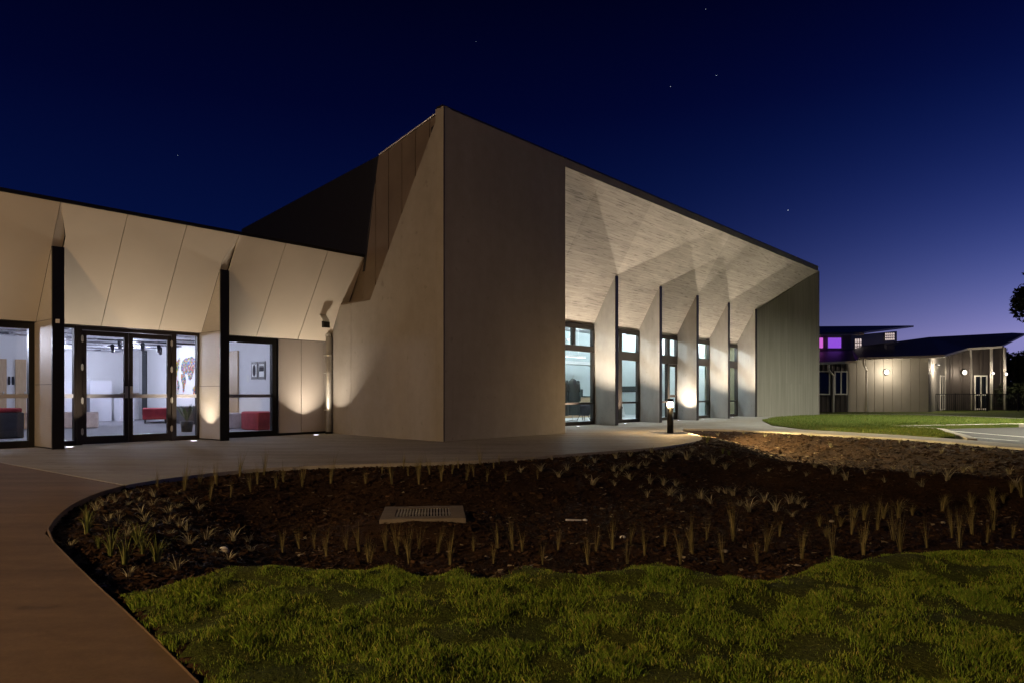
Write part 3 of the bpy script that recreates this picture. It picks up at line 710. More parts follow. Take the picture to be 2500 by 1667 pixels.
# recessed brown cladding between the slanted edge and the black roof
topz = lambda v: 7.575-(v-.59)*.166
vs_ = [.30, .861, 1.429, 1.99, 2.569]
for a, c in zip(vs_[:-1], vs_[1:]):
    zb = 7.5-4.06*(c-.0)/2.89-.4
    face('cladding_panel', [(a+.012, max(3.5, zb)), (c-.012, max(3.5, zb-.0)), (c-.012, topz(c)), (a+.012, topz(a))], 'clad_brown', .30, .03)
sl = lambda v: 4.706+(3.668-v)/(3.668-3.01)*(7.19-4.706)      # slanted left boundary
face('cladding_panel', [(2.583, 3.5), (3.145, 3.5), (3.145, sl(3.145)), (3.01, 7.185), (2.583, topz(2.583))], 'clad_brown', .30, .03)
face('cladding_panel', [(3.169, 3.5), (3.746, 3.5), (3.746, 4.5), (3.66, 4.72), (3.169, sl(3.169))], 'clad_brown', .30, .03)
face('cladding_panel', [(3.758, 3.5), (4.6, 3.5), (4.6, 4.3), (3.9, 4.6), (3.758, 4.6)], 'clad_brown', .30, .03)
face('cladding_backing', [(.2, 3.45), (4.7, 3.45), (4.7, 4.3), (3.64, 4.66), (3.0, 7.1), (.2, 7.5)], 'black', .335, .05)
face('ledge', [(2.9, 3.446), (4.6, 3.446), (4.6, 3.494), (2.86, 3.494)], 'clad_brown', .012, .33)
b = MB(); b.tube(onf(.55, 7.60, .275), onf(2.97, 7.20, .275), .016); b.build('verge_trim', M['edge_light'], hall)
b = MB(); b.slab([onf(.5, topz(.5)+.02, .29), onf(3.0, topz(3.0)+.02, .29), onf(3.0, topz(3.0)+.06, .29), onf(.5, topz(.5)+.05, .29)], (.2, 0, 0)); b.build('verge_capping', M['black'], hall)
# black side of the high roof
MB().slab([(.745, 3.665, 4.3), (.672, 3.012, 7.20), (1.163, 4.614, 7.17), (2.07, 12.05, 6.85), (2.07, 12.05, 4.0)], (.25, 0, 0)).build('black_side_wall', M['dark_roof'], hall)
b = MB(); b.slab([(.25, .15, 7.44), (26.3, .15, 7.38), (26.3, 12, 6.6), (2.1, 12, 6.6), (.95, 3.2, 6.9)], (0, 0, -.15)); b.build('roof', M['dark_roof'], hall)
b = MB(); b.slab([(.004, 0.03, 7.50), (.004, .03, 7.555), (.03, .26, 7.555), (.03, .26, 7.50)], (4.69, 0, 0)); b.build('coping', M['frame'], hall)
# pier and parapet
b = MB(); b.box(.0, -.0, 0, 4.70, .26, 7.50); b.build('pier_wall', M['concrete'], hall, bevel=.008)
b = MB(); b.box(.006, -.004, 0, .03, .0, 7.5); b.build('corner_bead', M['black'], hall)
MB().slab([(4.70, .02, 0), (6.86, 1.7, 0), (7.0, 2.86, 0), (6.8, 2.86, 0), (6.6, 1.9, 0), (4.5, .27, 0)], (0, 0, 7.3)).build('return_wall', M['concrete'], hall)
b = MB(); b.box(4.706, 0, 7.28, 26.70, .24, 7.50); b.build('parapet', M['concrete'], hall)
b = MB(); b.box(4.70, -.012, 7.502, 26.72, .30, 7.535); b.build('coping', M['black'], hall)
# sloping soffit, a single inclined slab in bays
PR = [(0.0, 7.275), (.42, 6.77), (.85, 6.23), (1.27, 5.68), (1.7, 5.12), (2.05, 4.63), (2.4, 4.12), (2.86, 3.44)]
def zsof(v):
    for (v0, z0), (v1, z1) in zip(PR[:-1], PR[1:]):
        if v <= v1: return z0+(z1-z0)*(v-v0)/(v1-v0)
    return PR[-1][1]
def ul(v): return 4.70+(6.86-4.70)*v/1.7 if v < 1.7 else 6.86+.12*(v-1.7)
def ur(v): return 26.70-(26.70-22.95)*v/1.7 if v < 1.7 else 22.95+.2*(v-1.7)
cuts = [None, (6.47, .29), (9.55, .31), (12.62, .40), (15.76, .42), (18.93, .40), None]
def uc(k_, v, s_):
    c_ = cuts[k_]
    if c_ is None: return ul(v) if k_ == 0 else ur(v)
    return min(max(c_[0]+c_[1]*v, ul(v)), ur(v))+s_*(.004 if k_ == 1 else .0012)
for k_ in range(6):
    vsx = []; fs = []; n = len(PR)
    for j, (v, z) in enumerate(PR):
        a = uc(k_, v, 1); c_ = max(uc(k_+1, v, -1), a+.001)
        vsx += [(a, v, z), (c_, v, z), (a, v+.14, z+.1), (c_, v+.14, z+.1)]
    for j in range(n-1):
        o_ = 4*j; q = o_+4
        fs += [(o_, o_+1, q+1, q), (o_+2, q+2, q+3, o_+3), (o_, q, q+2, o_+2), (o_+1, o_+3, q+3, q+1)]
    fs += [(0, 2, 3, 1), (4*n-4, 4*n-3, 4*n-1, 4*n-2)]
    MB().add(vsx, fs).build('soffit_panel', M['soffit'], hall)
b = MB(); b.slab([(4.7, .3, 7.2), (26.6, .3, 7.2), (24, 3.1, 3.9), (6.5, 3.1, 3.9)], (0, .1, .1)); b.build('soffit_backing', M['black'], hall)
# far splayed end wall
vs = []; 
b = MB(); b.slab([(22.95, 1.7, 0), (26.70, 0.0, 0), (26.70, 0.0, 7.28), (22.95, 1.7, 5.13)], (.18, .3, 0)); b.build('end_wall', M['end_wall'], hall)
b = MB(); b.box(26.704, .0, 0, 26.9, 12, 7.3); b.build('side_wall', M['concrete'], hall)
# concrete fins with dark nosing
fins = []
for k_ in range(5):
    uo = 10.04+3.165*k_; ui = 10.36+3.195*k_
    w_ = .15
    prof = [(v, zsof(v)+.03) for v in (1.70, 1.9, 2.15, 2.5, 2.86)]
    lerp = lambda v: uo+(ui-uo)*(v-1.7)/1.1
    pts = [(lerp(1.70), 1.70, 0), (lerp(2.86), 2.86, 0)]+[(lerp(v), v, z) for v, z in prof[::-1]]
    f = MB().slab(pts, (w_, 0, 0)).build('fin', M['concrete_fin'], hall)
    b = MB(); b.box(uo-.004, 1.672, 0, uo+w_+.012, 1.698, 5.13); b.build('nosing', M['frame'], f)
    fins.append((uo, ui, w_))
# windows between the fins
uL = [7.0]+[f[1]+f[2]+.01 for f in fins[:-1]]
for k_ in range(5):
    a, c_ = uL[k_], fins[k_][1]+.0
    kw = dict(fw=.11, d=.14, heads=.16, sill=.12)
    if k_ == 0:
        f = window(hall, a, c_, 2.8, 0, 3.50, rails=((.72, .79), (2.56, 2.76)), **kw)
        MB().box(9.02, 2.732, 2.765, 9.14, 2.868, 3.335).build('mullion', M['frame'], f)
    elif k_ == 2:
        window(hall, a, 15.95, 2.8, 0, 3.50, rails=((.72, .80), (2.33, 2.68)), **kw)
        window(hall, 15.96, c_, 2.8, 2.34, 3.50, fw=.08, d=.14, heads=.16, sill=.34, name='window')
        f = window(hall, 15.97, c_-.01, 2.78, .02, 2.33, fw=.11, d=.06, heads=.1, sill=.3, rails=((.95, 1.05),), name='door')
        MB().box(16.72, 2.735, 1.0, 16.76, 2.749, 1.22).build('handle', M['galv'], f)
    else:
        m_ = a+(c_-a)*.52
        window(hall, a, m_-.002, 2.8, 0, 3.50, rails=((.72, .79), (2.36, 2.68)), **kw)
        window(hall, m_+.002, c_, 2.8, 0, 3.50, rails=((.72, .79), (2.36, 2.68)), **kw)
# hall interior
FLR = MB(); FLR.box(6.9, 2.87, -.1, 26.6, 9.2, .014); FLR.build('floor', M['hall_floor'], hall)
b = MB(); b.box(6.9, 9.2, 0, 26.6, 9.35, 4.3); b.build('interior_wall', M['hall_wall'], hall)
b = MB(); b.box(6.7, 2.88, 0, 6.88, 9.3, 4.3); b.build('interior_wall', M['hall_wall'], hall)
b = MB(); b.box(26.55, 2.95, 0, 26.7, 9.2, 4.3); b.build('interior_wall', M['hall_yellow'], hall)
b = MB(); b.box(6.7, 3.0, 4.15, 26.7, 9.3, 4.25); b.build('ceiling', M['ceil_white'], hall)
b = MB(); b.box(6.9, 2.90, 3.5, 26.6, 3.02, 4.15); b.build('bulkhead', M['hall_wall'], hall)
b = MB(); b.box(17.9, 5.2, 0, 20.6, 5.32, 4.15); b.build('interior_wall', M['hall_wall'], hall)
b = MB(); b.box(21.9, 3.9, 0, 22.02, 9.2, 4.15); b.build('interior_wall', M['hall_wall'], hall)
b = MB(); b.box(6.9, 9.17, .014, 26.5, 9.197, .15); b.build('skirting', M['dark_fabric'], hall)
b = MB(); b.box(21.87, 6.2, 1.20, 21.897, 8.6, 1.50); b.build('servery_panel', M['screen'], hall)
b = MB(); b.box(26.0-11.9, 6.3, .014, 14.3, 6.6, 3.2); 
b = MB(); b.box(11.6, 6.9, .014, 12.45, 7.2, 4.1); b.build('timber_column', M['oak'], hall)
b = MB(); b.box(14.2, 7.6, 2.45, 18.6, 8.0, 2.60); b.build('shelf', M['white_paint'], hall)
b = MB(); b.box(14.0, 7.4, .014, 19.0, 8.0, .95); cn = tag(b.build('counter', M['oak']), 'timber counter behind the left hall window', 'counter'); cn.location = (P0[0], P0[1], 0); cn.rotation_euler.z = ANG
b = MB(); b.box(13.9, 7.36, .952, 19.0, 8.02, .99); b.build('worktop', M['screen'], cn)
mw = tag(MB().box(-.3, -.2, 0, .3, .2, .32).build('microwave', M['screen'], loc=W(16.2, 7.6, .99)), 'dark microwave on the counter behind the left hall window', 'microwave'); mw.rotation_euler.z = ANG
# jackets on a stand
def jacket(u, v, s_, label):
    r = tag(empty('jacket', W(u, v, .014), ANG-.5), label, 'jacket', 'dark jackets on stands in the hall')
    b = MB(); prof = [(.31, .24), (.29, .7), (.245, 1.08), (.235, 1.2), (.255, 1.38), (.25, 1.5), (.14, 1.60), (.07, 1.66), (.0, 1.67)]
    b.lathe([(a*s_, z) for a, z in prof], n=22, sy=.55)
    b.build('coat_body', M['jacket'], r, True)
    for sx in (-1, 1):
        b = MB(); b.tube((sx*.225, 0, 1.52), (sx*.29, .02, 1.15), .075, .062, 12); b.tube((sx*.29, .02, 1.15), (sx*.27, -.04, .78), .062, .05, 12); b.ball((sx*.225, 0, 1.52), .078, 12, 8); b.build('sleeve', M['jacket'], r, True)
    b = MB(); b.tube((0, 0, 0), (0, 0, 1.72), .014); b.tube((0, 0, 1.70), (.03, 0, 1.8), .008)
    for a in range(3): b.tube((0, 0, .06), (math.cos(a*2.1)*.28, math.sin(a*2.1)*.28, .0), .012)
    b.build('stand', M['galv'], r)
    b = MB(); b.slab([(-.07, -.14, 1.62), (0, -.165, 1.25), (.07, -.14, 1.62)], (0, -.012, 0)); b.build('lapel', M['dark_fabric'], r)
jacket(11.95, 4.8, 1.0, 'charcoal jacket on a stand in the middle of the left hall window')
jacket(11.15, 4.75, .9, 'dark jacket on a stand half hidden by the concrete pier')
def chair(u, v, rz, label):
    r = tag(empty('tub_chair', W(u, v, .014), ANG+rz), label, 'chair', 'black tub chairs in the hall')
    MB().lathe([(0, .22), (.22, .2), (.30, .32), (.33, .5), (.32, .7), (.27, .72), (.26, .5), (0, .46)], n=20).build('shell', M['dark_fabric'], r, True)
    for a in (.8, 2.4, 3.9, 5.5): MB().tube((math.cos(a)*.15, math.sin(a)*.15, .24), (math.cos(a)*.28, math.sin(a)*.28, 0), .012).build('leg', M['black'], r)
chair(13.0, 5.0, 0, 'black tub chair beside the charcoal jacket'); chair(17.2, 6.3, .4, 'black tub chair at the edge of the second hall window')
sg = tag(empty('floor_sign', W(19.35, 7.1, .014), ANG-.2), 'white folding wet floor sign in the second hall window', 'floor sign')
for s_ in (-1, 1): MB().slab([(-.15, s_*.16, 0), (.15, s_*.16, 0), (.12, s_*.01, .6), (-.12, s_*.01, .6)], (0, s_*.015, 0)).build('board', M['white_paint'], sg)
b = MB(); b.slab([(-.09, -.137, .1), (.09, -.137, .1), (.085, -.11, .2), (-.085, -.11, .2)], (0, -.006, .001)); b.slab([(-.06, -.10, .25), (.06, -.10, .25), (.05, -.06, .45), (-.05, -.06, .45)], (0, -.006, .001)); b.build('print', M['dark_fabric'], sg)
# pendant linear light and downlights
lp = tag(empty('linear_pendant', W(12.2, 5.4, 2.58), ANG), 'white linear pendant lamp hanging in the left hall window', 'pendant lamp')
MB().box(-1.7, -.05, 0, 1.5, .05, .07).build('housing', M['white_paint'], lp); MB().box(-1.68, -.04, -.012, 1.48, .04, -.001).build('diffuser', M['led'], lp)
for x in (-1.0, -.35, .35, 1.0): MB().tube((x, 0, .07), (x, 0, 1.56), .008).build('hanger', M['white_paint'], lp)
bl = tag(empty('wire_pendant', W(13.3, 6.5, 3.05), ANG), 'pendant of black wires and small bulbs in the left hall window', 'pendant lamp')
pts = [(0, 0, 0), (-.75, .1, .45), (.75, 0, .35), (-1.2, 0, -.3), (1.3, 0, .95), (-.7, .1, 1.1)]
for a, c_ in ((0, 1), (0, 2), (1, 2), (1, 5), (2, 4), (1, 4)): MB().tube(pts[a], pts[c_], .007).build('wire', M['black'], bl)
for p in pts[:3]: MB().ball(p, .035, 12, 8).build('bulb', M['bulk_on'], bl, True)
for i, (u, v, e) in enumerate(((8.4, 5.2, 42), (11.3, 4.6, 50), (11.9, 7.4, 45), (14.6, 4.7, 62), (14.0, 7.4, 50), (17.5, 4.5, 55), (17.0, 7.6, 40), (19.9, 4.4, 62), (21.2, 4.3, 48), (21.0, 7.6, 45), (24.0, 4.6, 45))):
    r = tag(empty('downlight', W(u, v, 4.15), ANG), 'round recessed downlight in the hall ceiling', 'downlight', 'recessed downlights in the hall')
    MB().tube((0, 0, -.004), (0, 0, -.02), .09, n=18).build('trim', M['white_paint'], r, True); MB().tube((0, 0, -.0205), (0, 0, -.024), .07, n=18).build('lens', M['bulk_on'], r)
    lamp('downlight_lamp', 'POINT', (0, 0, -.10), e*4.6, HALLW, .035, r)

# ================================================================== in-ground uplights
UPL = [(-9.0, 4.62, 300, WWHITE, 'in-ground uplight beyond the left window, outside the frame'),
       (-5.99, 4.60, 300, WWHITE, 'in-ground uplight beside the left entrance post'),
       (-3.42, 4.60, 300, WWHITE, 'in-ground uplight at the right entrance sidelight'),
       (-.185, 4.50, 330, WWHITE, 'in-ground uplight below the grey wall panels'),
       (8.55, 2.22, 1500, WWHITE, 'in-ground uplight at the first hall window beside the pier'),
       (11.62, 2.24, 1150, WWHITE, 'in-ground uplight at the second hall window'),
       (15.88, 2.25, 620, WWHITE, 'in-ground uplight at the hall door behind the bollard'),
       (18.2, 2.27, 1150, WWHITE, 'in-ground uplight at the fourth hall window'),
       (21.3, 2.22, 1150, WWHITE, 'in-ground uplight at the last hall window')]
for u, v, e, c_, lab in UPL:
    r = tag(empty('ground_uplight', W(u, v, 0), ANG), lab, 'uplight', 'in-ground uplights along the facades')
    MB().lathe([(.075, .0), (.105, .0), (.105, .006), (.075, .008)], n=26).build('rim', M['galv'], r, True)
    MB().tube((0, 0, .001), (0, 0, .005), .074, n=26).build('lens', M['uplight_lens'], r)
    if u < 5:
        lamp('uplight_lamp', 'SPOT', (0, 0, .02), e*(.92 if u > -1 else .62), c_, .03, r, 96, 1.0, rot=(math.pi, 0, 0)); lamp('uplight_lamp', 'SPOT', (0, 0, .02), e*.22, c_, .03, r, 96, .14, rot=(math.pi, 0, 0))
    else:                                 
        door_ = 16 < u < 17
        lamp('uplight_lamp', 'SPOT', (0, 0, .02), e, c_, .008, r, 112, .6, rot=(math.pi, 0, 0))

# ================================================================== bollard
bo = tag(empty('bollard_light', (4.38, 20.19, 0)), 'black bollard light with a glowing head on the plaza edge', 'bollard')
MB().tube((0, 0, 0), (0, 0, .70), .088, n=28).build('post', M['black'], bo, True)
MB().tube((0, 0, .86), (0, 0, .94), .090, n=28).build('cap', M['black'], bo, True, bevel=.004)
MB().lathe([(.0, .70), (.02, .702), (.012, .72), (.0, .72)], n=24).build('reflector', M['galv'], bo, True)
b = MB(); b.tube((0, 0, .835), (0, 0, .858), .06, n=20); b.build('lens', M['lamp_on'], bo)
def frosted():
    m = NT('frosted_diffuser'); m.col((.9, .85, .9)).set(.3); m.b.inputs['Emission Color'].default_value = (1, .84, .95, 1); m.b.inputs['Emission Strength'].default_value = 1.6
    t = m.n.new('ShaderNodeBsdfTransparent'); x = m.n.new('ShaderNodeMixShader'); x.inputs[0].default_value = .3
    m.l.new(t.outputs[0], x.inputs[1]); m.l.new(m.b.outputs[0], x.inputs[2]); m.l.new(x.outputs[0], m.n['Material Output'].inputs[0]); return m.m
b = MB(); b.lathe([(.082, .702), (.082, .858)], n=28); b.build('diffuser', frosted(), bo, True)
for a in range(3): MB().tube((math.cos(a*2.09)*.078, math.sin(a*2.09)*.078, .70), (math.cos(a*2.09)*.078, math.sin(a*2.09)*.078, .86), .006).build('rod', M['black'], bo)
lamp('bollard_lamp', 'POINT', (0, 0, .79), 260, (1, .64, .27), .04, bo)
lamp('bollard_lamp', 'SPOT', (0, 0, .80), 4600, (1, .72, .30), .03, bo, 104, .7, target=(3.2, -1.6, 0))

# ================================================================== grate pit
gp = tag(empty('drain_pit', (-1.02, 8.42, -.30), math.radians(6)), 'square concrete drain pit with a steel grate in the mulch bed', 'drain pit')
b = MB(); hw, hd, iw, id_ = .47, .46, .31, .28
for x0, y0, x1, y1 in ((-hw, -hd, hw, -id_), (-hw, id_, hw, hd), (-hw, -id_, -iw, id_), (iw, -id_, hw, id_)): b.box(x0, y0, -.35, x1, y1, 0)
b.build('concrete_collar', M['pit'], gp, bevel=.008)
MB().box(-iw, -id_, -.34, iw, id_, -.3).build('pit_floor', M['black'], gp)
for i in range(18):
    x = -iw+.018+i*(2*iw-.036)/17; MB().box(x-.009, -id_+.004, -.03, x+.009, id_-.004, -.004).build('grate_bar', M['galv'], gp)
b = MB(); b.box(-iw, -.006, -.028, iw, .006, -.008); b.build('cross_bar', M['galv'], gp)

# ================================================================== tussocks
TUFTS = {
'star_left': [(-3.99,7.0),(-4.09,7.32),(-4.11,7.56),(-4.19,7.96),(-3.96,7.52),(-4.23,8.34),(-3.77,7.0),(-3.62,6.56),(-3.54,6.56),(-3.44,6.52),(-4.04,7.9),(-4.04,8.24),(-3.8,7.72),(-3.8,8.02),(-3.94,8.58),(-3.63,7.92),(-3.68,7.24),(-3.45,6.86),(-3.27,6.66),(-3.53,7.52),(-3.29,6.98),(-3.05,6.5),(-3.16,5.98),(-2.35,4.48),(-2.24,4.88),(-2.77,6.28),(-2.82,6.72),(-3.2,7.02),(-3.09,6.94),(-3.63,8.3),(-3.47,8.1),(-2.68,7.02),(-2.57,7.12),(-2.51,6.04),(-2.44,6.0),(-2.42,6.76),(-2.26,5.82),(-3.17,5.24)] ,
'green_left': [(-3.38,5.8),(-3.7,6.36),(-3.03,5.36),(-2.78,5.06),(-2.56,4.82),(-2.87,5.6),(-2.61,5.16),(-2.46,5.06)] ,
'reed_back': [(-4.23,8.72),(-3.94,8.78),(-3.84,8.96),(-3.79,9.36),(-3.56,8.6),(-3.44,8.92),(-3.71,9.94),(-3.35,9.34),(-3.46,10.18),(-3.11,9.62),(-3.12,9.96),(-3.48,11.3),(-2.84,9.88),(-3.17,11.42),(-2.52,10.14),(-2.55,11.18),(-2.05,10.22),(-3.37,9.66)] ,
'reed_back2': [(-2.05,10.22),(-1.91,10.72),(-1.99,11.68),(-1.69,10.26),(-1.64,11.02),(-1.52,10.68),(-1.32,10.36),(-1.38,10.98),(-1.21,10.74),(-1.02,10.52),(-1.04,11.68),(-0.89,10.84),(-0.82,11.18),(-0.66,10.62),(-0.57,10.86),(-0.37,10.68),(-0.29,11.32),(-0.09,10.82),(0.39,11.16),(-0.2,11.7),(-0.5,11.46)] ,
'reed_front': [(-2.2,7.0),(-2.14,7.34),(-1.97,7.28),(-1.78,7.0),(-1.64,7.24),(-1.5,7.16),(-1.34,6.8)] ,
'reed_front2': [(-1.3,6.72),(-1.24,7.18),(-1.1,7.04),(-0.94,6.68),(-0.92,7.2),(-0.72,7.12),(-0.56,6.6),(-0.38,7.22),(-0.17,6.72),(-0.14,7.3),(0.01,7.3),(0.1,7.22),(0.28,6.64),(0.45,7.2),(0.69,6.62),(0.83,7.22),(1.01,7.3),(1.06,6.7),(1.22,7.52),(1.28,7.06),(1.57,7.5),(1.53,6.64),(1.77,7.14)] ,
'reed_front3': [(1.54,6.66),(1.77,7.2),(2.06,7.72),(1.94,6.7),(2.35,7.74),(2.28,6.78),(2.48,7.14),(2.92,7.96),(2.71,6.82),(3.01,6.84),(3.76,8.08),(3.42,7.1),(4.2,8.38),(4.08,7.8),(3.81,7.16),(4.21,7.4),(4.8,7.96),(4.53,7.38),(5.11,8.1),(4.97,7.64),(5.55,8.4),(5.41,7.88)] ,
'star_mid': [(0.06,11.92),(0.13,11.34),(0.33,12.24),(0.46,11.52),(0.68,12.42),(0.73,11.38),(0.89,11.84),(1.12,12.52),(1.25,12.12),(1.43,12.58),(1.18,11.64),(1.25,11.26),(1.88,13.18),(1.7,12.24),(1.85,12.32),(1.98,12.52),(2.17,13.44),(1.71,11.96),(1.62,11.5),(1.94,11.96),(2.2,12.7),(2.37,12.94),(2.48,13.5),(2.7,14.08),(2.82,13.46),(2.97,13.74),(3.31,13.86),(3.61,14.64),(2.03,11.54),(2.25,11.92),(2.05,11.04),(2.47,11.92),(2.69,11.98),(2.45,11.22),(2.49,10.74)] ,
'star_ridge': [(2.8,13.44),(3.02,13.92),(3.31,13.8),(3.64,14.78),(3.74,14.26),(3.78,13.7),(3.92,13.36),(4.15,13.64),(4.33,13.22),(4.45,12.66),(4.72,12.38),(4.83,11.98),(5.06,12.18),(5.17,11.72),(5.23,11.42),(5.53,11.42),(5.63,11.02),(7.88,15.06),(6.02,10.96),(5.99,10.66),(6.37,11.0),(6.37,10.68),(8.49,13.74),(8.59,13.62),(8.77,12.86),(6.99,10.12)] ,
'star_floor': [(2.42,11.12),(2.47,10.64),(2.82,10.9),(2.84,10.42),(3.3,11.64),(3.34,11.4),(3.39,11.2),(3.15,10.08),(3.13,9.64),(3.66,11.16),(3.65,10.52),(3.53,9.76),(3.98,10.42),(4.07,10.38),(4.0,9.98),(3.56,9.26)] ,
'straw': [(3.61,8.56),(3.4,7.9),(4.17,9.36),(3.88,8.62),(4.36,9.28),(4.35,9.02),(4.68,9.2),(4.87,9.2),(5.09,9.28),(5.72,9.7),(6.19,9.82),(6.57,9.98),(6.29,9.52),(6.84,10.0),(6.88,9.84),(6.59,9.78)] ,
'green_tip': [(4.76,18.08),(4.32,16.16),(4.16,14.4),(4.2,14.12)] ,
'star_far': [(5.8,22.22),(6.07,21.5),(6.74,21.26),(7.08,20.4),(7.48,19.72),(7.98,19.44),(7.94,18.16),(8.56,18.84),(8.74,18.36),(8.95,18.12),(9.23,18.02),(9.16,17.22),(9.0,16.34),(9.26,16.24),(9.08,15.4),(9.48,15.4),(9.48,14.98),(9.67,14.78),(10.09,15.0),(9.69,14.12)] ,

}
def tuft_mesh(name, mat, n, h, spread, width, droop, seed):
    r_ = random.Random(seed); vs = []; fs = []
    for i in range(n):
        a = r_.uniform(0, 6.283); l_ = h*r_.uniform(.55, 1.1); sp = spread*r_.uniform(.2, 1.0); w0 = width*r_.uniform(.7, 1.3)
        base = Vector((math.cos(a)*.02*r_.random(), math.sin(a)*.02*r_.random(), -.02)); d = Vector((math.cos(a), math.sin(a), 0)); s = Vector((-d.y, d.x, 0))
        k0 = len(vs); segs = 4
        for j in range(segs+1):
            t = j/segs; p = base+d*(sp*l_*(t**1.6))+Vector((0, 0, l_*(t-droop*t*t*t)+.02)); w_ = w0*(1-t**1.4)*.5
            vs += [p-s*w_, p+s*w_] if j < segs else [p]
        for j in range(segs-1): q = k0+2*j; fs.append((q, q+1, q+3, q+2))
        q = k0+2*(segs-1); fs.append((q, q+1, q+2))
    me = bpy.data.meshes.new(name); me.from_pydata([tuple(v) for v in vs], [], fs); me.materials.append(M[mat]); return me
TK = {'star': [tuft_mesh('pale_tuft', 'tuft_pale', 26, .17, 1.25, .0055, .5, s) for s in (1, 2, 3, 4)],
      'green': [tuft_mesh('green_tuft', 'tuft_green', 46, .28, .60, .006, .30, s) for s in (5, 6, 7)],
      'reed': [tuft_mesh('reed_tuft', 'tuft_reed', 30, .48, .34, .0040, .08, s) for s in (8, 9, 10, 11)],
      'straw': [tuft_mesh('straw_tuft', 'tuft_reed', 60, .40, .55, .0055, .45, s) for s in (12, 13, 14)]}
INFO = {'star_left': ('star', 1.0, 'small pale tussock in the left end of the mulch bed near the path', 'pale tussocks in the left end of the bed'),
        'green_left': ('green', .85, 'green tussock in the left end of the mulch bed near the path', 'green tussocks in the left end of the bed'),
        'reed_back': ('reed', .82, 'thin upright reed clump under the plaza edge, left half', 'upright reeds below the plaza edge on the left'),
        'reed_back2': ('reed', .78, 'thin upright reed clump under the plaza edge, behind the drain pit', 'upright reeds below the plaza edge behind the pit'),
        'reed_front': ('reed', .72, 'upright reed clump left of the drain pit', 'upright reeds left of the drain pit'),
        'reed_front2': ('reed', .76, 'upright reed clump in the row between lawn and drain pit', 'upright reeds in front of the drain pit'),
        'reed_front3': ('reed', .9, 'tall reed clump in the right part of the bed behind the lawn', 'tall reeds in the right part of the bed'),
        'star_mid': ('star', 1.35, 'pale small tussock below the curved plaza end', 'pale tussocks below the curved plaza end'),
        'star_ridge': ('star', 1.5, 'pale tussock on the earth ridge right of the plaza tip', 'pale tussocks on the earth ridge'),
        'star_floor': ('star', 1.6, 'pale tussock on the basin floor in the middle of the bed', 'pale tussocks on the basin floor'),
        'straw': ('straw', .95, 'straw coloured arching tussock at the right of the bed', 'straw coloured tussocks at the right'),
        'green_tip': ('green', .95, 'green tussock at the tip of the plaza beside the bollard', 'green tussocks at the plaza tip'),
        'star_far': ('star', 1.25, 'sparse tussock on the far bank below the pale footpath', 'sparse tussocks on the far bank')}
for key, pts in TUFTS.items():
    kind, sc_, lab, grp = INFO[key]
    P_ = np.array(pts); Z_ = height(P_[:, 0], P_[:, 1])
    ok = inside(BED, P_[:, 0], P_[:, 1]); made = []
    for (x, y), z, k_ in zip(pts, Z_, ok):
        if not k_: continue
        o = bpy.data.objects.new({'star': 'pale_tussock', 'green': 'green_tussock', 'reed': 'reed_clump', 'straw': 'straw_tussock'}[kind], random.choice(TK[kind])); COL.objects.link(o)
        s = sc_*random.uniform(.6, 1.25); o.location = (x, y, float(z)-.01); o.rotation_euler = (random.uniform(-.12, .12), random.uniform(-.12, .12), random.uniform(0, 6.28)); o.scale = (s, s, s*random.uniform(.9, 1.1))
        tag(o, lab, 'tussock', grp); made.append(o)

for grp_ in {v[3] for v in INFO.values()}:
    os_ = [o for o in COL.objects if o.get('group') == grp_]
    rank_labels(os_, '%s from the left of the '+grp_)
# mulch chips and pebbles lying on the bed
def scatter(n, x0, x1, y0, y1, test, power=1.0):
    X = rng.uniform(x0, x1, n); Y = y0+(y1-y0)*rng.uniform(0, 1, n)**power; m_ = test(X, Y); return X[m_], Y[m_]
X, Y = scatter(60000, -5, 11, 3.8, 22, lambda a, c_: inside(BED, a, c_) & ~((np.abs(a+1.02) < .5) & (np.abs(c_-8.42) < .48)), 1.3)
Z = height(X, Y); n = len(X)
L = rng.uniform(.008, .035, n)*(.7+Y/18); A = rng.uniform(0, 6.28, n); T = rng.uniform(-.02, .02, (n, 2)); wd = L*rng.uniform(.2, .6, n)
ca, sa = np.cos(A), np.sin(A)
v4 = np.stack([np.stack([X+ca*L-sa*wd, Y+sa*L+ca*wd, Z+.004+T[:, 0]*.5], -1), np.stack([X+ca*L+sa*wd, Y+sa*L-ca*wd, Z+.010+T[:, 1]*.5], -1),
               np.stack([X-ca*L+sa*wd, Y-sa*L-ca*wd, Z+.008-T[:, 0]*.5], -1), np.stack([X-ca*L-sa*wd, Y-sa*L+ca*wd, Z+.012-T[:, 1]*.5], -1)], 1).reshape(-1, 3)
def np_mesh(name, co, k_, mat, **kw):
    nf = len(co)//k_; me = bpy.data.meshes.new(name); me.vertices.add(len(co)); me.vertices.foreach_set('co', co.astype('f').ravel())
    me.loops.add(len(co)); me.loops.foreach_set('vertex_index', np.arange(len(co), dtype='i')); me.polygons.add(nf)
    me.polygons.foreach_set('loop_start', np.arange(0, len(co), k_, dtype='i')); me.polygons.foreach_set('loop_total', np.full(nf, k_, dtype='i')); me.update(calc_edges=True); me.validate()
    me.materials.append(mat); o = bpy.data.objects.new(name, me); COL.objects.link(o); return tag(o, **kw)
np_mesh('mulch', v4, 4, M['chip'], label='bark mulch chips and twigs strewn over the bed', kind='stuff')
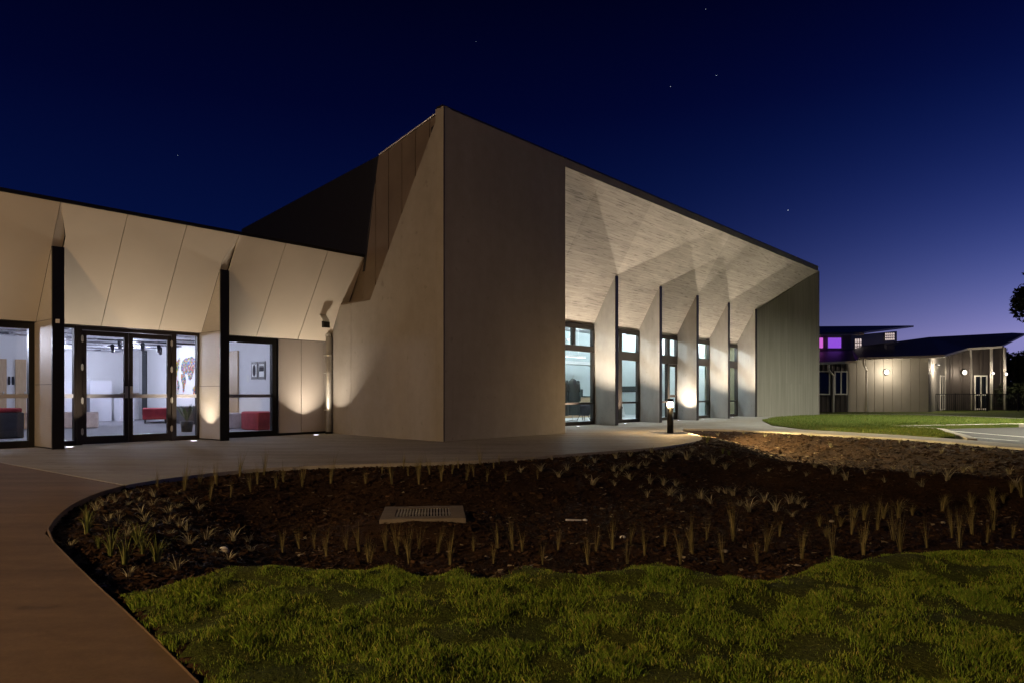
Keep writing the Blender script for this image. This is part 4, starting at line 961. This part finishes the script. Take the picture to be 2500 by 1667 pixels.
# lumps of mulch and clods of earth
X, Y = scatter(26000, -5, 11, 3.8, 20, lambda a, c_: inside(BED, a, c_) & ~((np.abs(a+1.02) < .5) & (np.abs(c_-8.42) < .48)), 1.5)
Z = height(X, Y); n = len(X); R_ = rng.uniform(.008, .026, n)*(.8+np.minimum(Y, 9)/18)*np.where(rng.uniform(0, 1, n) > .95, 1.9, 1)
oct_ = np.array([(1, 0, 0), (0, 1, 0), (-1, 0, 0), (0, -1, 0), (0, 0, .7), (0, 0, -.5)], float); fo = [(0, 1, 4), (1, 2, 4), (2, 3, 4), (3, 0, 4), (1, 0, 5), (2, 1, 5), (3, 2, 5), (0, 3, 5)]
jit = oct_[None]*R_[:, None, None]*rng.uniform(.5, 1.4, (n, 6, 1)); th_ = rng.uniform(0, 6.28, n)
jx = jit[..., 0]*np.cos(th_)[:, None]-jit[..., 1]*np.sin(th_)[:, None]; jy = jit[..., 0]*np.sin(th_)[:, None]+jit[..., 1]*np.cos(th_)[:, None]
pv = np.stack([jx+X[:, None], jy+Y[:, None], jit[..., 2]+Z[:, None]+.004], -1)
np_mesh('mulch_clods', pv[:, np.array(fo)].reshape(-1, 3), 3, M['soil'], label='crumbled lumps of red brown mulch and earth on the bed', kind='stuff')
# lawn blades
def blades(name, X, Y, Z, h, w_, mat, lab, lean=.6):
    n = len(X); A = rng.uniform(0, 6.28, n); D = rng.uniform(0, 6.28, n); H_ = h*rng.uniform(.45, 1.25, n); ln = H_*rng.uniform(.1, lean, n); ws = w_*rng.uniform(.6, 1.3, n)
    ca, sa = np.cos(A)*ws/2, np.sin(A)*ws/2; bx, by = np.cos(D)*ln, np.sin(D)*ln
    a = np.stack([X-ca, Y-sa, Z-.005], -1); b2 = np.stack([X+ca, Y+sa, Z-.005], -1)
    m1 = np.stack([X+bx*.35+ca*.7, Y+by*.35+sa*.7, Z+H_*.6], -1); m0 = np.stack([X+bx*.35-ca*.7, Y+by*.35-sa*.7, Z+H_*.6], -1); t = np.stack([X+bx, Y+by, Z+H_], -1)
    co = np.stack([a, b2, m1, t, m0], 1).reshape(-1, 3)
    return np_mesh(name, co, 5, mat, label=lab, kind='stuff')
X, Y = scatter(780000, -2.2, 6.0, 1.9, 5.4, lambda a, c_: inside(LP, a, c_) & (np.abs(a) < c_*.74+1.2), 1.0)
thick = noise(X, Y, 11, 11)+noise(X, Y, 29, 12)*.9
keep = rng.uniform(0, 1, len(X)) < np.clip(.55+thick*1.2, .06, 1); X, Y, thick = X[keep], Y[keep], thick[keep]
blades('lawn_grass', X, Y, height(X, Y)+.010, .020*(1+np.clip(thick, -.6, .8)*1.0)*(.45+.55*sm(dist(LAWN, X, Y)/.25)), .0028, M['blade'], 'short uneven green grass blades of the front lawn', 1.1)
X, Y = scatter(120000, 8.5, 23, 17.8, 39, lambda a, c_: inside(FARLAWN, a, c_) & (a < c_*.75), 1.4)
blades('far_lawn_grass', X, Y, np.full(X.shape, .022), .05, .014, M['far_blade'], 'bright green grass blades of the far lawn')
# small pale stones in the bed
st = [(-2.55, 6.45), (-2.5, 6.35), (-.35, 9.3), (1.2, 7.9), (2.1, 7.2), (2.6, 8.3), (.9, 9.0), (3.9, 8.9), (5.2, 8.8), (-.8, 6.3), (.2, 6.1), (-2.0, 6.9)]
for i, (x, y) in enumerate(st):
    o = MB().ball((0, 0, 0), .03+.012*random.random(), 8, 6, 1, .7, .55).build('stone', M['white_paint'] if i % 3 == 0 else M['kerb'], None, True, loc=(x, y, float(height(np.array([x]), np.array([y]))[0])+.01)); tag(o, 'small pale stone lying on the dark mulch', 'stone', 'pale stones in the bed')
o = tag(MB().box(-.11, -.01, 0, .11, .01, .02).build('white_stake', M['white_paint'], loc=(.75, 8.9, float(height(np.array([.75]), np.array([8.9]))[0])+.02)), 'short white plastic stake lying on the mulch right of the pit', 'stake'); o.rotation_euler = (0, .1, .5)

rank_labels([o for o in COL.objects if o.get('category') == 'stone'], '%s from the left of the small pale stones on the dark mulch')
rank_labels([o for o in COL.objects if o.get('category') == 'downlight'], '%s from the left of the round downlights in the hall ceiling')
# ================================================================== low metal building at the right
bgb = tag(empty('classroom_building', (20.7, 45, 0)), 'low metal clad building with skillion roofs at the right', 'building')
def L3(x, y, z): return (x-20.7, y-45, z)
for i in range(9):                        # flat wall panels
    x0 = 20.7+i*.556; b = MB(); b.slab([L3(x0+.012, 45, 0), L3(x0+.544, 45, 0), L3(x0+.544, 45, 3.25+.03*i), L3(x0+.012, 45, 3.25+.03*i)], (0, .06, 0)); b.build('wall_panel', M['bg_panel'], bgb)
def corr(name, p, q, z1, z1b, mat, pitch=.16, amp=.02):
    p = Vector(p); q = Vector(q); n = int((q-p).length/pitch); d = (q-p)/n; s = Vector((d.y, -d.x, 0)).normalized()*amp; vs = []; fs = []
    for i in range(n):
        for t, o_ in ((0, 0), (.3, 0), (.42, 1), (.58, 1), (.7, 0)):
            f_ = (i+t)/n; a = p+d*(i+t)+s*o_; vs += [(a.x-20.7, a.y-45, 0), (a.x-20.7, a.y-45, z1+(z1b-z1)*f_)]
    for j in range(len(vs)//2-1): fs.append((2*j, 2*j+2, 2*j+3, 2*j+1))
    b = MB(); b.add(vs, fs); return b.build(name, M[mat], bgb, recalc=False)
MB().slab([L3(20.7, 45.065, 0), L3(25.7, 45.065, 0), L3(25.7, 45.065, 3.4), L3(20.7, 45.065, 3.2)], (0, .1, 0)).build('wall_core', M['bg_dark'], bgb)
corr('ribbed_wall', (25.72, 45.02, 0), (30.1, 50.6, 0), 3.45, 3.8, 'bg_corr')
corr('dark_wall', (30.1, 50.6, 0), (34.4, 50.7, 0), 4.3, 4.7, 'bg_dark', .7, .04)
MB().slab([L3(30.1, 50.9, 0), L3(34.4, 51, 0), L3(34.4, 51, 4.7), L3(30.1, 50.9, 4.3)], (0, .1, 0)).build('wall_core', M['bg_dark'], bgb)
MB().slab([L3(25.9, 45.3, 0), L3(30.2, 50.9, 0), L3(30.2, 50.9, 3.9), L3(25.9, 45.3, 3.4)], (0, .1, 0)).build('wall_core', M['bg_dark'], bgb)
corr('dark_wall', (14, 44.2, 0), (20.69, 44.9, 0), 2.85, 3.1, 'bg_dark', .3, .03)
def bgwin(x0, x1, y, z0, z1, mat='night_glass', split=0, lab=None):
    b = MB(); t = .07
    b.box(*L3(x0, y-.05, z0), *L3(x0+t, y+.02, z1)); b.box(*L3(x1-t, y-.05, z0), *L3(x1, y+.02, z1)); b.box(*L3(x0+t, y-.05, z1-t), *L3(x1-t, y+.02, z1)); b.box(*L3(x0+t, y-.05, z0), *L3(x1-t, y+.02, z0+t))
    if split: b.box(*L3((x0+x1)/2-t/2, y-.05, z0+t), *L3((x0+x1)/2+t/2, y+.02, z1-t))
    f = b.build('window', M['gutter'], bgb)
    MB().box(*L3(x0+t, y-.015, z0+t), *L3(x1-t, y-.005, z1-t)).build('pane', M[mat], f)
bgwin(16.6, 19.3, 44.3, 1.05, 2.5, split=1); bgwin(19.75, 20.55, 44.7, 1.05, 2.5, split=1)
# door in the ribbed wall and door in the dark wall
dd = MB(); ang_ = math.atan2(5.58, 4.38)
def alongdoor(p, L_, H_, ang, name='door'):
    r_ = MB(); c_, s_ = math.cos(ang), math.sin(ang)
    for a0, a1, z0, z1 in ((0, .08, 0, H_), (L_-.08, L_, 0, H_), (.08, L_-.08, H_-.08, H_), (L_*.5-.04, L_*.5+.04, 0, H_-.08), (.08, L_-.08, .0, .12), (.08, L_-.08, 1.0, 1.1)):
        r_.slab([(p[0]-20.7+c_*a0+s_*.08, p[1]-45+s_*a0-c_*.08, z0), (p[0]-20.7+c_*a1+s_*.08, p[1]-45+s_*a1-c_*.08, z0), (p[0]-20.7+c_*a1+s_*.08, p[1]-45+s_*a1-c_*.08, z1), (p[0]-20.7+c_*a0+s_*.08, p[1]-45+s_*a0-c_*.08, z1)], (-s_*.06, c_*.06, 0))
    f = r_.build(name, M['gutter'], bgb)
    MB().slab([(p[0]-20.7+c_*a+s_*.05, p[1]-45+s_*a-c_*.05, z) for a, z in ((.08, .12), (L_-.08, .12), (L_-.08, H_-.08), (.08, H_-.08))], (-s_*.01, c_*.01, 0)).build('pane', M['night_glass'], f)
alongdoor((28.3, 48.3), 2.0, 2.35, ang_); alongdoor((32.0, 50.55), .9, 2.4, 0)
# roofs
def roof(name, tri, th=.12, mat='roof_metal'):
    b = MB()
    pts = [Vector(L3(*p)) for p in tri]; b.slab(pts, (0, 0, -th)); return b.build(name, M[mat], bgb)
RA = (15.0, 43.6, 2.82); RB = (20.7, 43.9, 3.10); RC = (21.0, 44.2, 3.30); RD = (26.2, 44.3, 3.46); RE = (30.6, 49.0, 4.18); RF = (33.1, 49.4, 4.34); RG = (37.6, 53.4, 5.52)
RH = (38.4, 56, 5.78); RI = (30.3, 53, 5.22); RJ = (22.7, 49, 4.2); RK = (15, 48, 3.7)
roof('roof_sheet', [RA, RB, RJ, RK]); roof('roof_sheet', [RB, RC, RJ]); roof('roof_sheet', [RC, RD, RI, RJ]); roof('roof_sheet', [RD, RE, RI]); roof('roof_sheet', [RE, RF, RG]); roof('roof_sheet', [RE, RG, RH, RI])
def gut(a, c_): a = Vector(L3(*a)); c_ = Vector(L3(*c_)); MB().slab([a+Vector((0, -.04, -.14)), c_+Vector((0, -.04, -.14)), c_+Vector((0, -.04, .0)), a+Vector((0, -.04, .0))], (0, -.12, 0)).build('gutter', M['gutter'], bgb)
gut(RA, RB); gut(RC, (26.2, 44.25, 3.46)); gut(RE, RF)
MB().slab([Vector(L3(*p))+Vector((0, -.02, -.0)) for p in (RD, RE)]+[Vector(L3(*p))+Vector((0, -.02, -.12)) for p in (RE, RD)], (.03, -.04, 0)).build('barge', M['gutter'], bgb)
b = MB(); b.slab([L3(21, 44.3, 3.2), L3(26.1, 44.4, 3.33), L3(26.1, 45.1, 3.4), L3(21, 45.1, 3.27)], (0, 0, -.03)); b.build('eave_soffit', M['bg_panel'], bgb)
def dpipe(x, y, zt, dx_):
    b = MB(); pts = [L3(x, y-.05, zt), L3(x, y-.05, zt-.3), L3(x+dx_, y+.45, zt-.62), L3(x+dx_, y+.45, 0)]; b.path(pts, .055, 10); b.build('downpipe', M['gutter'], bgb, True)
dpipe(19.0, 43.8, 2.85, .5); dpipe(21.25, 44.15, 3.2, .42); dpipe(30.75, 48.95, 4.1, .35)
for x in (32.4, 33.3): MB().tube(L3(x, 49.3, 0), L3(x, 49.3, 4.25), .09, n=14).build('post', M['gutter'], bgb, True)
# raised clerestory
MB().slab([L3(14, 48.2, 3.6), L3(22.4, 48.2, 3.9), L3(22.4, 48.2, 4.95), L3(14, 48.2, 4.95)], (0, .1, 0)).build('clerestory_wall', M['bg_panel'], bgb)
MB().slab([L3(22.4, 48.2, 3.8), L3(28.6, 54.2, 4.9), L3(28.6, 54.2, 5.75), L3(22.4, 48.2, 4.95)], (-.1, .1, 0)).build('clerestory_wall', M['bg_panel'], bgb)
MB().slab([L3(14, 47.0, 4.78), L3(22.75, 47.2, 4.96), L3(23.4, 47.9, 5.08), L3(29.9, 54.3, 6.05), L3(14, 54, 5.9)], (0, 0, .12)).build('upper_roof', M['roof_metal'], bgb)
MB().slab([L3(14, 46.98, 4.70), L3(22.75, 47.18, 4.88), L3(22.75, 47.18, 4.98), L3(14, 46.98, 4.8)], (0, -.06, 0)).build('gutter', M['gutter'], bgb)
for x0, x1 in ((15.0, 16.8), (17.0, 18.7), (18.9, 20.58), (20.74, 21.78)):
    b = MB(); y = 48.12
    for q in ((x0, x0+.08, 4.04, 4.86), (x1-.08, x1, 4.04, 4.86), (x0+.08, x1-.08, 4.78, 4.86), (x0+.08, x1-.08, 4.04, 4.12)): b.box(*L3(q[0], y-.05, q[2]), *L3(q[1], y+.02, q[3]))
    f = b.build('window', M['gutter'], bgb); MB().box(*L3(x0+.08, y-.01, 4.12), *L3(x1-.08, y+.0, 4.78)).build('pane', M['purple'] if x0 > 20 or x0 < 17 else M['pink_lit'], f)
def louvre(t0, t1, zlo, zhi, n):          # louvre windows on the side of the clerestory
    p = Vector(L3(22.4, 48.2, 0)); q = Vector(L3(28.6, 54.2, 0)); d = q-p; s = Vector((d.y, -d.x, 0)).normalized()
    for i in range(n):
        a = p+d*(t0+(t1-t0)*i/n)+s*.04; c_ = p+d*(t0+(t1-t0)*(i+.82)/n)+s*.04; zo = (t0+(t1-t0)*i/n-t0)*.6
        f = MB().slab([a+Vector((0, 0, zlo+zo-.03)), c_+Vector((0, 0, zlo+zo-.03)), c_+Vector((0, 0, zhi+zo+.03)), a+Vector((0, 0, zhi+zo+.03))], s*.01).build('window', M['bg_dark'], bgb)
        e_ = (c_-a)*.12
        MB().slab([a+e_+s*.012+Vector((0, 0, zlo+zo)), c_-e_+s*.012+Vector((0, 0, zlo+zo)), c_-e_+s*.012+Vector((0, 0, zhi+zo)), a+e_+s*.012+Vector((0, 0, zhi+zo))], s*.01).build('pane', M['louvre_lit'], f)
        for zc in (.33, .66):
            z = zlo+zo+(zhi-zlo)*zc; MB().slab([a+s*.03+Vector((0, 0, z-.03)), c_+s*.03+Vector((0, 0, z-.03)), c_+s*.03+Vector((0, 0, z+.03)), a+s*.03+Vector((0, 0, z+.03))], s*.01).build('louvre_blade', M['bg_dark'], f)
louvre(.06, .20, 4.0, 4.75, 3); louvre(.70, .93, 4.95, 5.45, 5)
b = MB(); b.slab([L3(24.0, 46.7, 3.95), L3(24.5, 46.7, 3.95), L3(24.5, 46.7, 4.25), L3(24.0, 46.7, 4.2)], (.1, .5, .1)); b.build('roof_vent', M['roof_metal'], bgb)
# bulkhead lamps
for (x, y, z, nx_, ny_, e, lab) in ((23.08, 44.99, 2.45, 0, -1, 34, 'round wall lamp on the flat grey panels'), (31.3, 50.5, 2.6, 0, -1, 22, 'round wall lamp on the dark wall right of the ribbed recess'),
                                   (32.4, 49.2, 2.5, 0, -1, 12, 'round lamp on the left veranda post'), (33.3, 49.2, 2.45, 0, -1, 12, 'round lamp on the right veranda post')):
    r = tag(empty('wall_lamp', (x, y, z)), lab, 'wall lamp', 'round lamps on the low building'); n_ = Vector((nx_, ny_, 0)); s_ = 1 if z > 2.44 and x < 32 else .55
    MB().tube(n_*.0, n_*.06, .20*s_, n=24).build('base', M['galv'], r, True); MB().tube(n_*.06, n_*.10, .14*s_, .11*s_, n=24).build('lens', M['bulk_on'], r, True)
    lamp('wall_lamp_light', 'POINT', n_*.9, e*2.8, (1, .86, .66), .06, r)
r = tag(empty('wall_lamp', (26.75, 45.85, 2.95)), 'hidden lamp washing the ribbed recess wall under the eave', 'wall lamp', 'round lamps on the low building'); MB().box(-.1, -.08, -.06, .1, .08, .06).build('housing', M['black'], r, bevel=.01)
lamp('wall_lamp_light', 'POINT', (.3, -.35, -.2), 260, (1, .88, .7), .05, r)
# balustrade fence
fe = tag(empty('railing_fence', (27.0, 47, 0)), 'dark vertical bar fence in front of the recessed entrance', 'fence')
for i in range(64): MB().box(-.45+i*.125, -.012, .08, -.425+i*.125, .012, 1.08).build('baluster', M['black'], fe)
b = MB(); b.box(-.5, -.02, 1.08, 7.6, .02, 1.12); b.box(-.5, -.02, .05, 7.6, .02, .08); b.build('rail', M['black'], fe)
for x in (-.5, 1.55, 3.6, 5.6, 7.6): MB().box(x-.03, -.03, 0, x+.03, .03, 1.15).build('post', M['black'], fe)

# ================================================================== trees
def tree(x, y, H_, R_, zc, seed, label, n=5200, leaf=.16, group=None):
    r_ = random.Random(seed); r = tag(empty('tree', (x, y, -.1)), label, 'tree', group)
    b = MB(); b.tube((0, 0, 0), (.2, 0, zc*.7), .28, .16, 10); clumps = []
    for i in range(13):
        a = r_.uniform(0, 6.28); rr = R_*r_.uniform(.25, .95); z = zc+r_.uniform(-.8, 1.0)*(H_-zc)*.85; c_ = Vector((math.cos(a)*rr, math.sin(a)*rr, z)); clumps.append((c_, R_*r_.uniform(.25, .48)))
        b.tube((.2*r_.random(), 0, zc*r_.uniform(.45, .7)), tuple(c_), .09, .03, 7)
    b.build('trunk', M['bark'], r, True)
    co = []
    for i in range(n):
        c_, cr_ = clumps[r_.randrange(len(clumps))]; d = Vector((r_.gauss(0, 1), r_.gauss(0, 1), r_.gauss(0, .8))).normalized()*cr_*(r_.random()**.4); p = c_+d
        a = Vector((r_.uniform(-1, 1), r_.uniform(-1, 1), r_.uniform(-1, 1))).normalized(); q = a.orthogonal().normalized(); s_ = leaf*r_.uniform(.6, 1.3)
        co += [p-a*s_, p+q*s_*.45, p+a*s_, p-q*s_*.45]
    me = np_mesh('crown', np.array([tuple(v) for v in co]), 4, M['tree_leaf']); me.parent = r
tree(34.6, 46, 9.2, 3.1, 7.3, 21, 'large dark tree reaching in at the right edge above the roof', 15000, .17)
for i, (x, y, h_, lab) in enumerate(((39.8, 57, 4.6, 'dark low tree at the end of the metal building'), (42.6, 60, 4.4, 'dark tree silhouette at the right edge horizon'), (35.9, 50.5, 1.9, 'dark round shrub beside the railing at the right edge'))):
    tree(x, y, h_, 2.2, h_*.55, 30+i, lab, 9000, .15)
# ================================================================== stars
for i, (x, y, lab) in enumerate(((1.0, 0, 0),)): pass
for i, (sx, sy, r_, where) in enumerate(((1924, 514, 1.5, 'star above the far end of the hall roof, brightest of all'), (1749, 185, 1.1, 'bright star high above the middle of the hall'), (1637, 212, .9, 'faint star left of the bright high one'), (1723, 23, .8, 'star near the top edge of the sky'), (1162, 103, .6, 'faint star high above the concrete corner'), (434, 380, .6, 'faint star above the foyer cladding'))):
    d = 1500.0; o = MB().ball((0, 0, 0), r_*.42, 8, 6).build('star', emit('star_light', (.8, .88, 1), 1.6), loc=((sx-1250)/1781*d, d, 1.05+(963-sy)/1781*d)); tag(o, where, 'star')
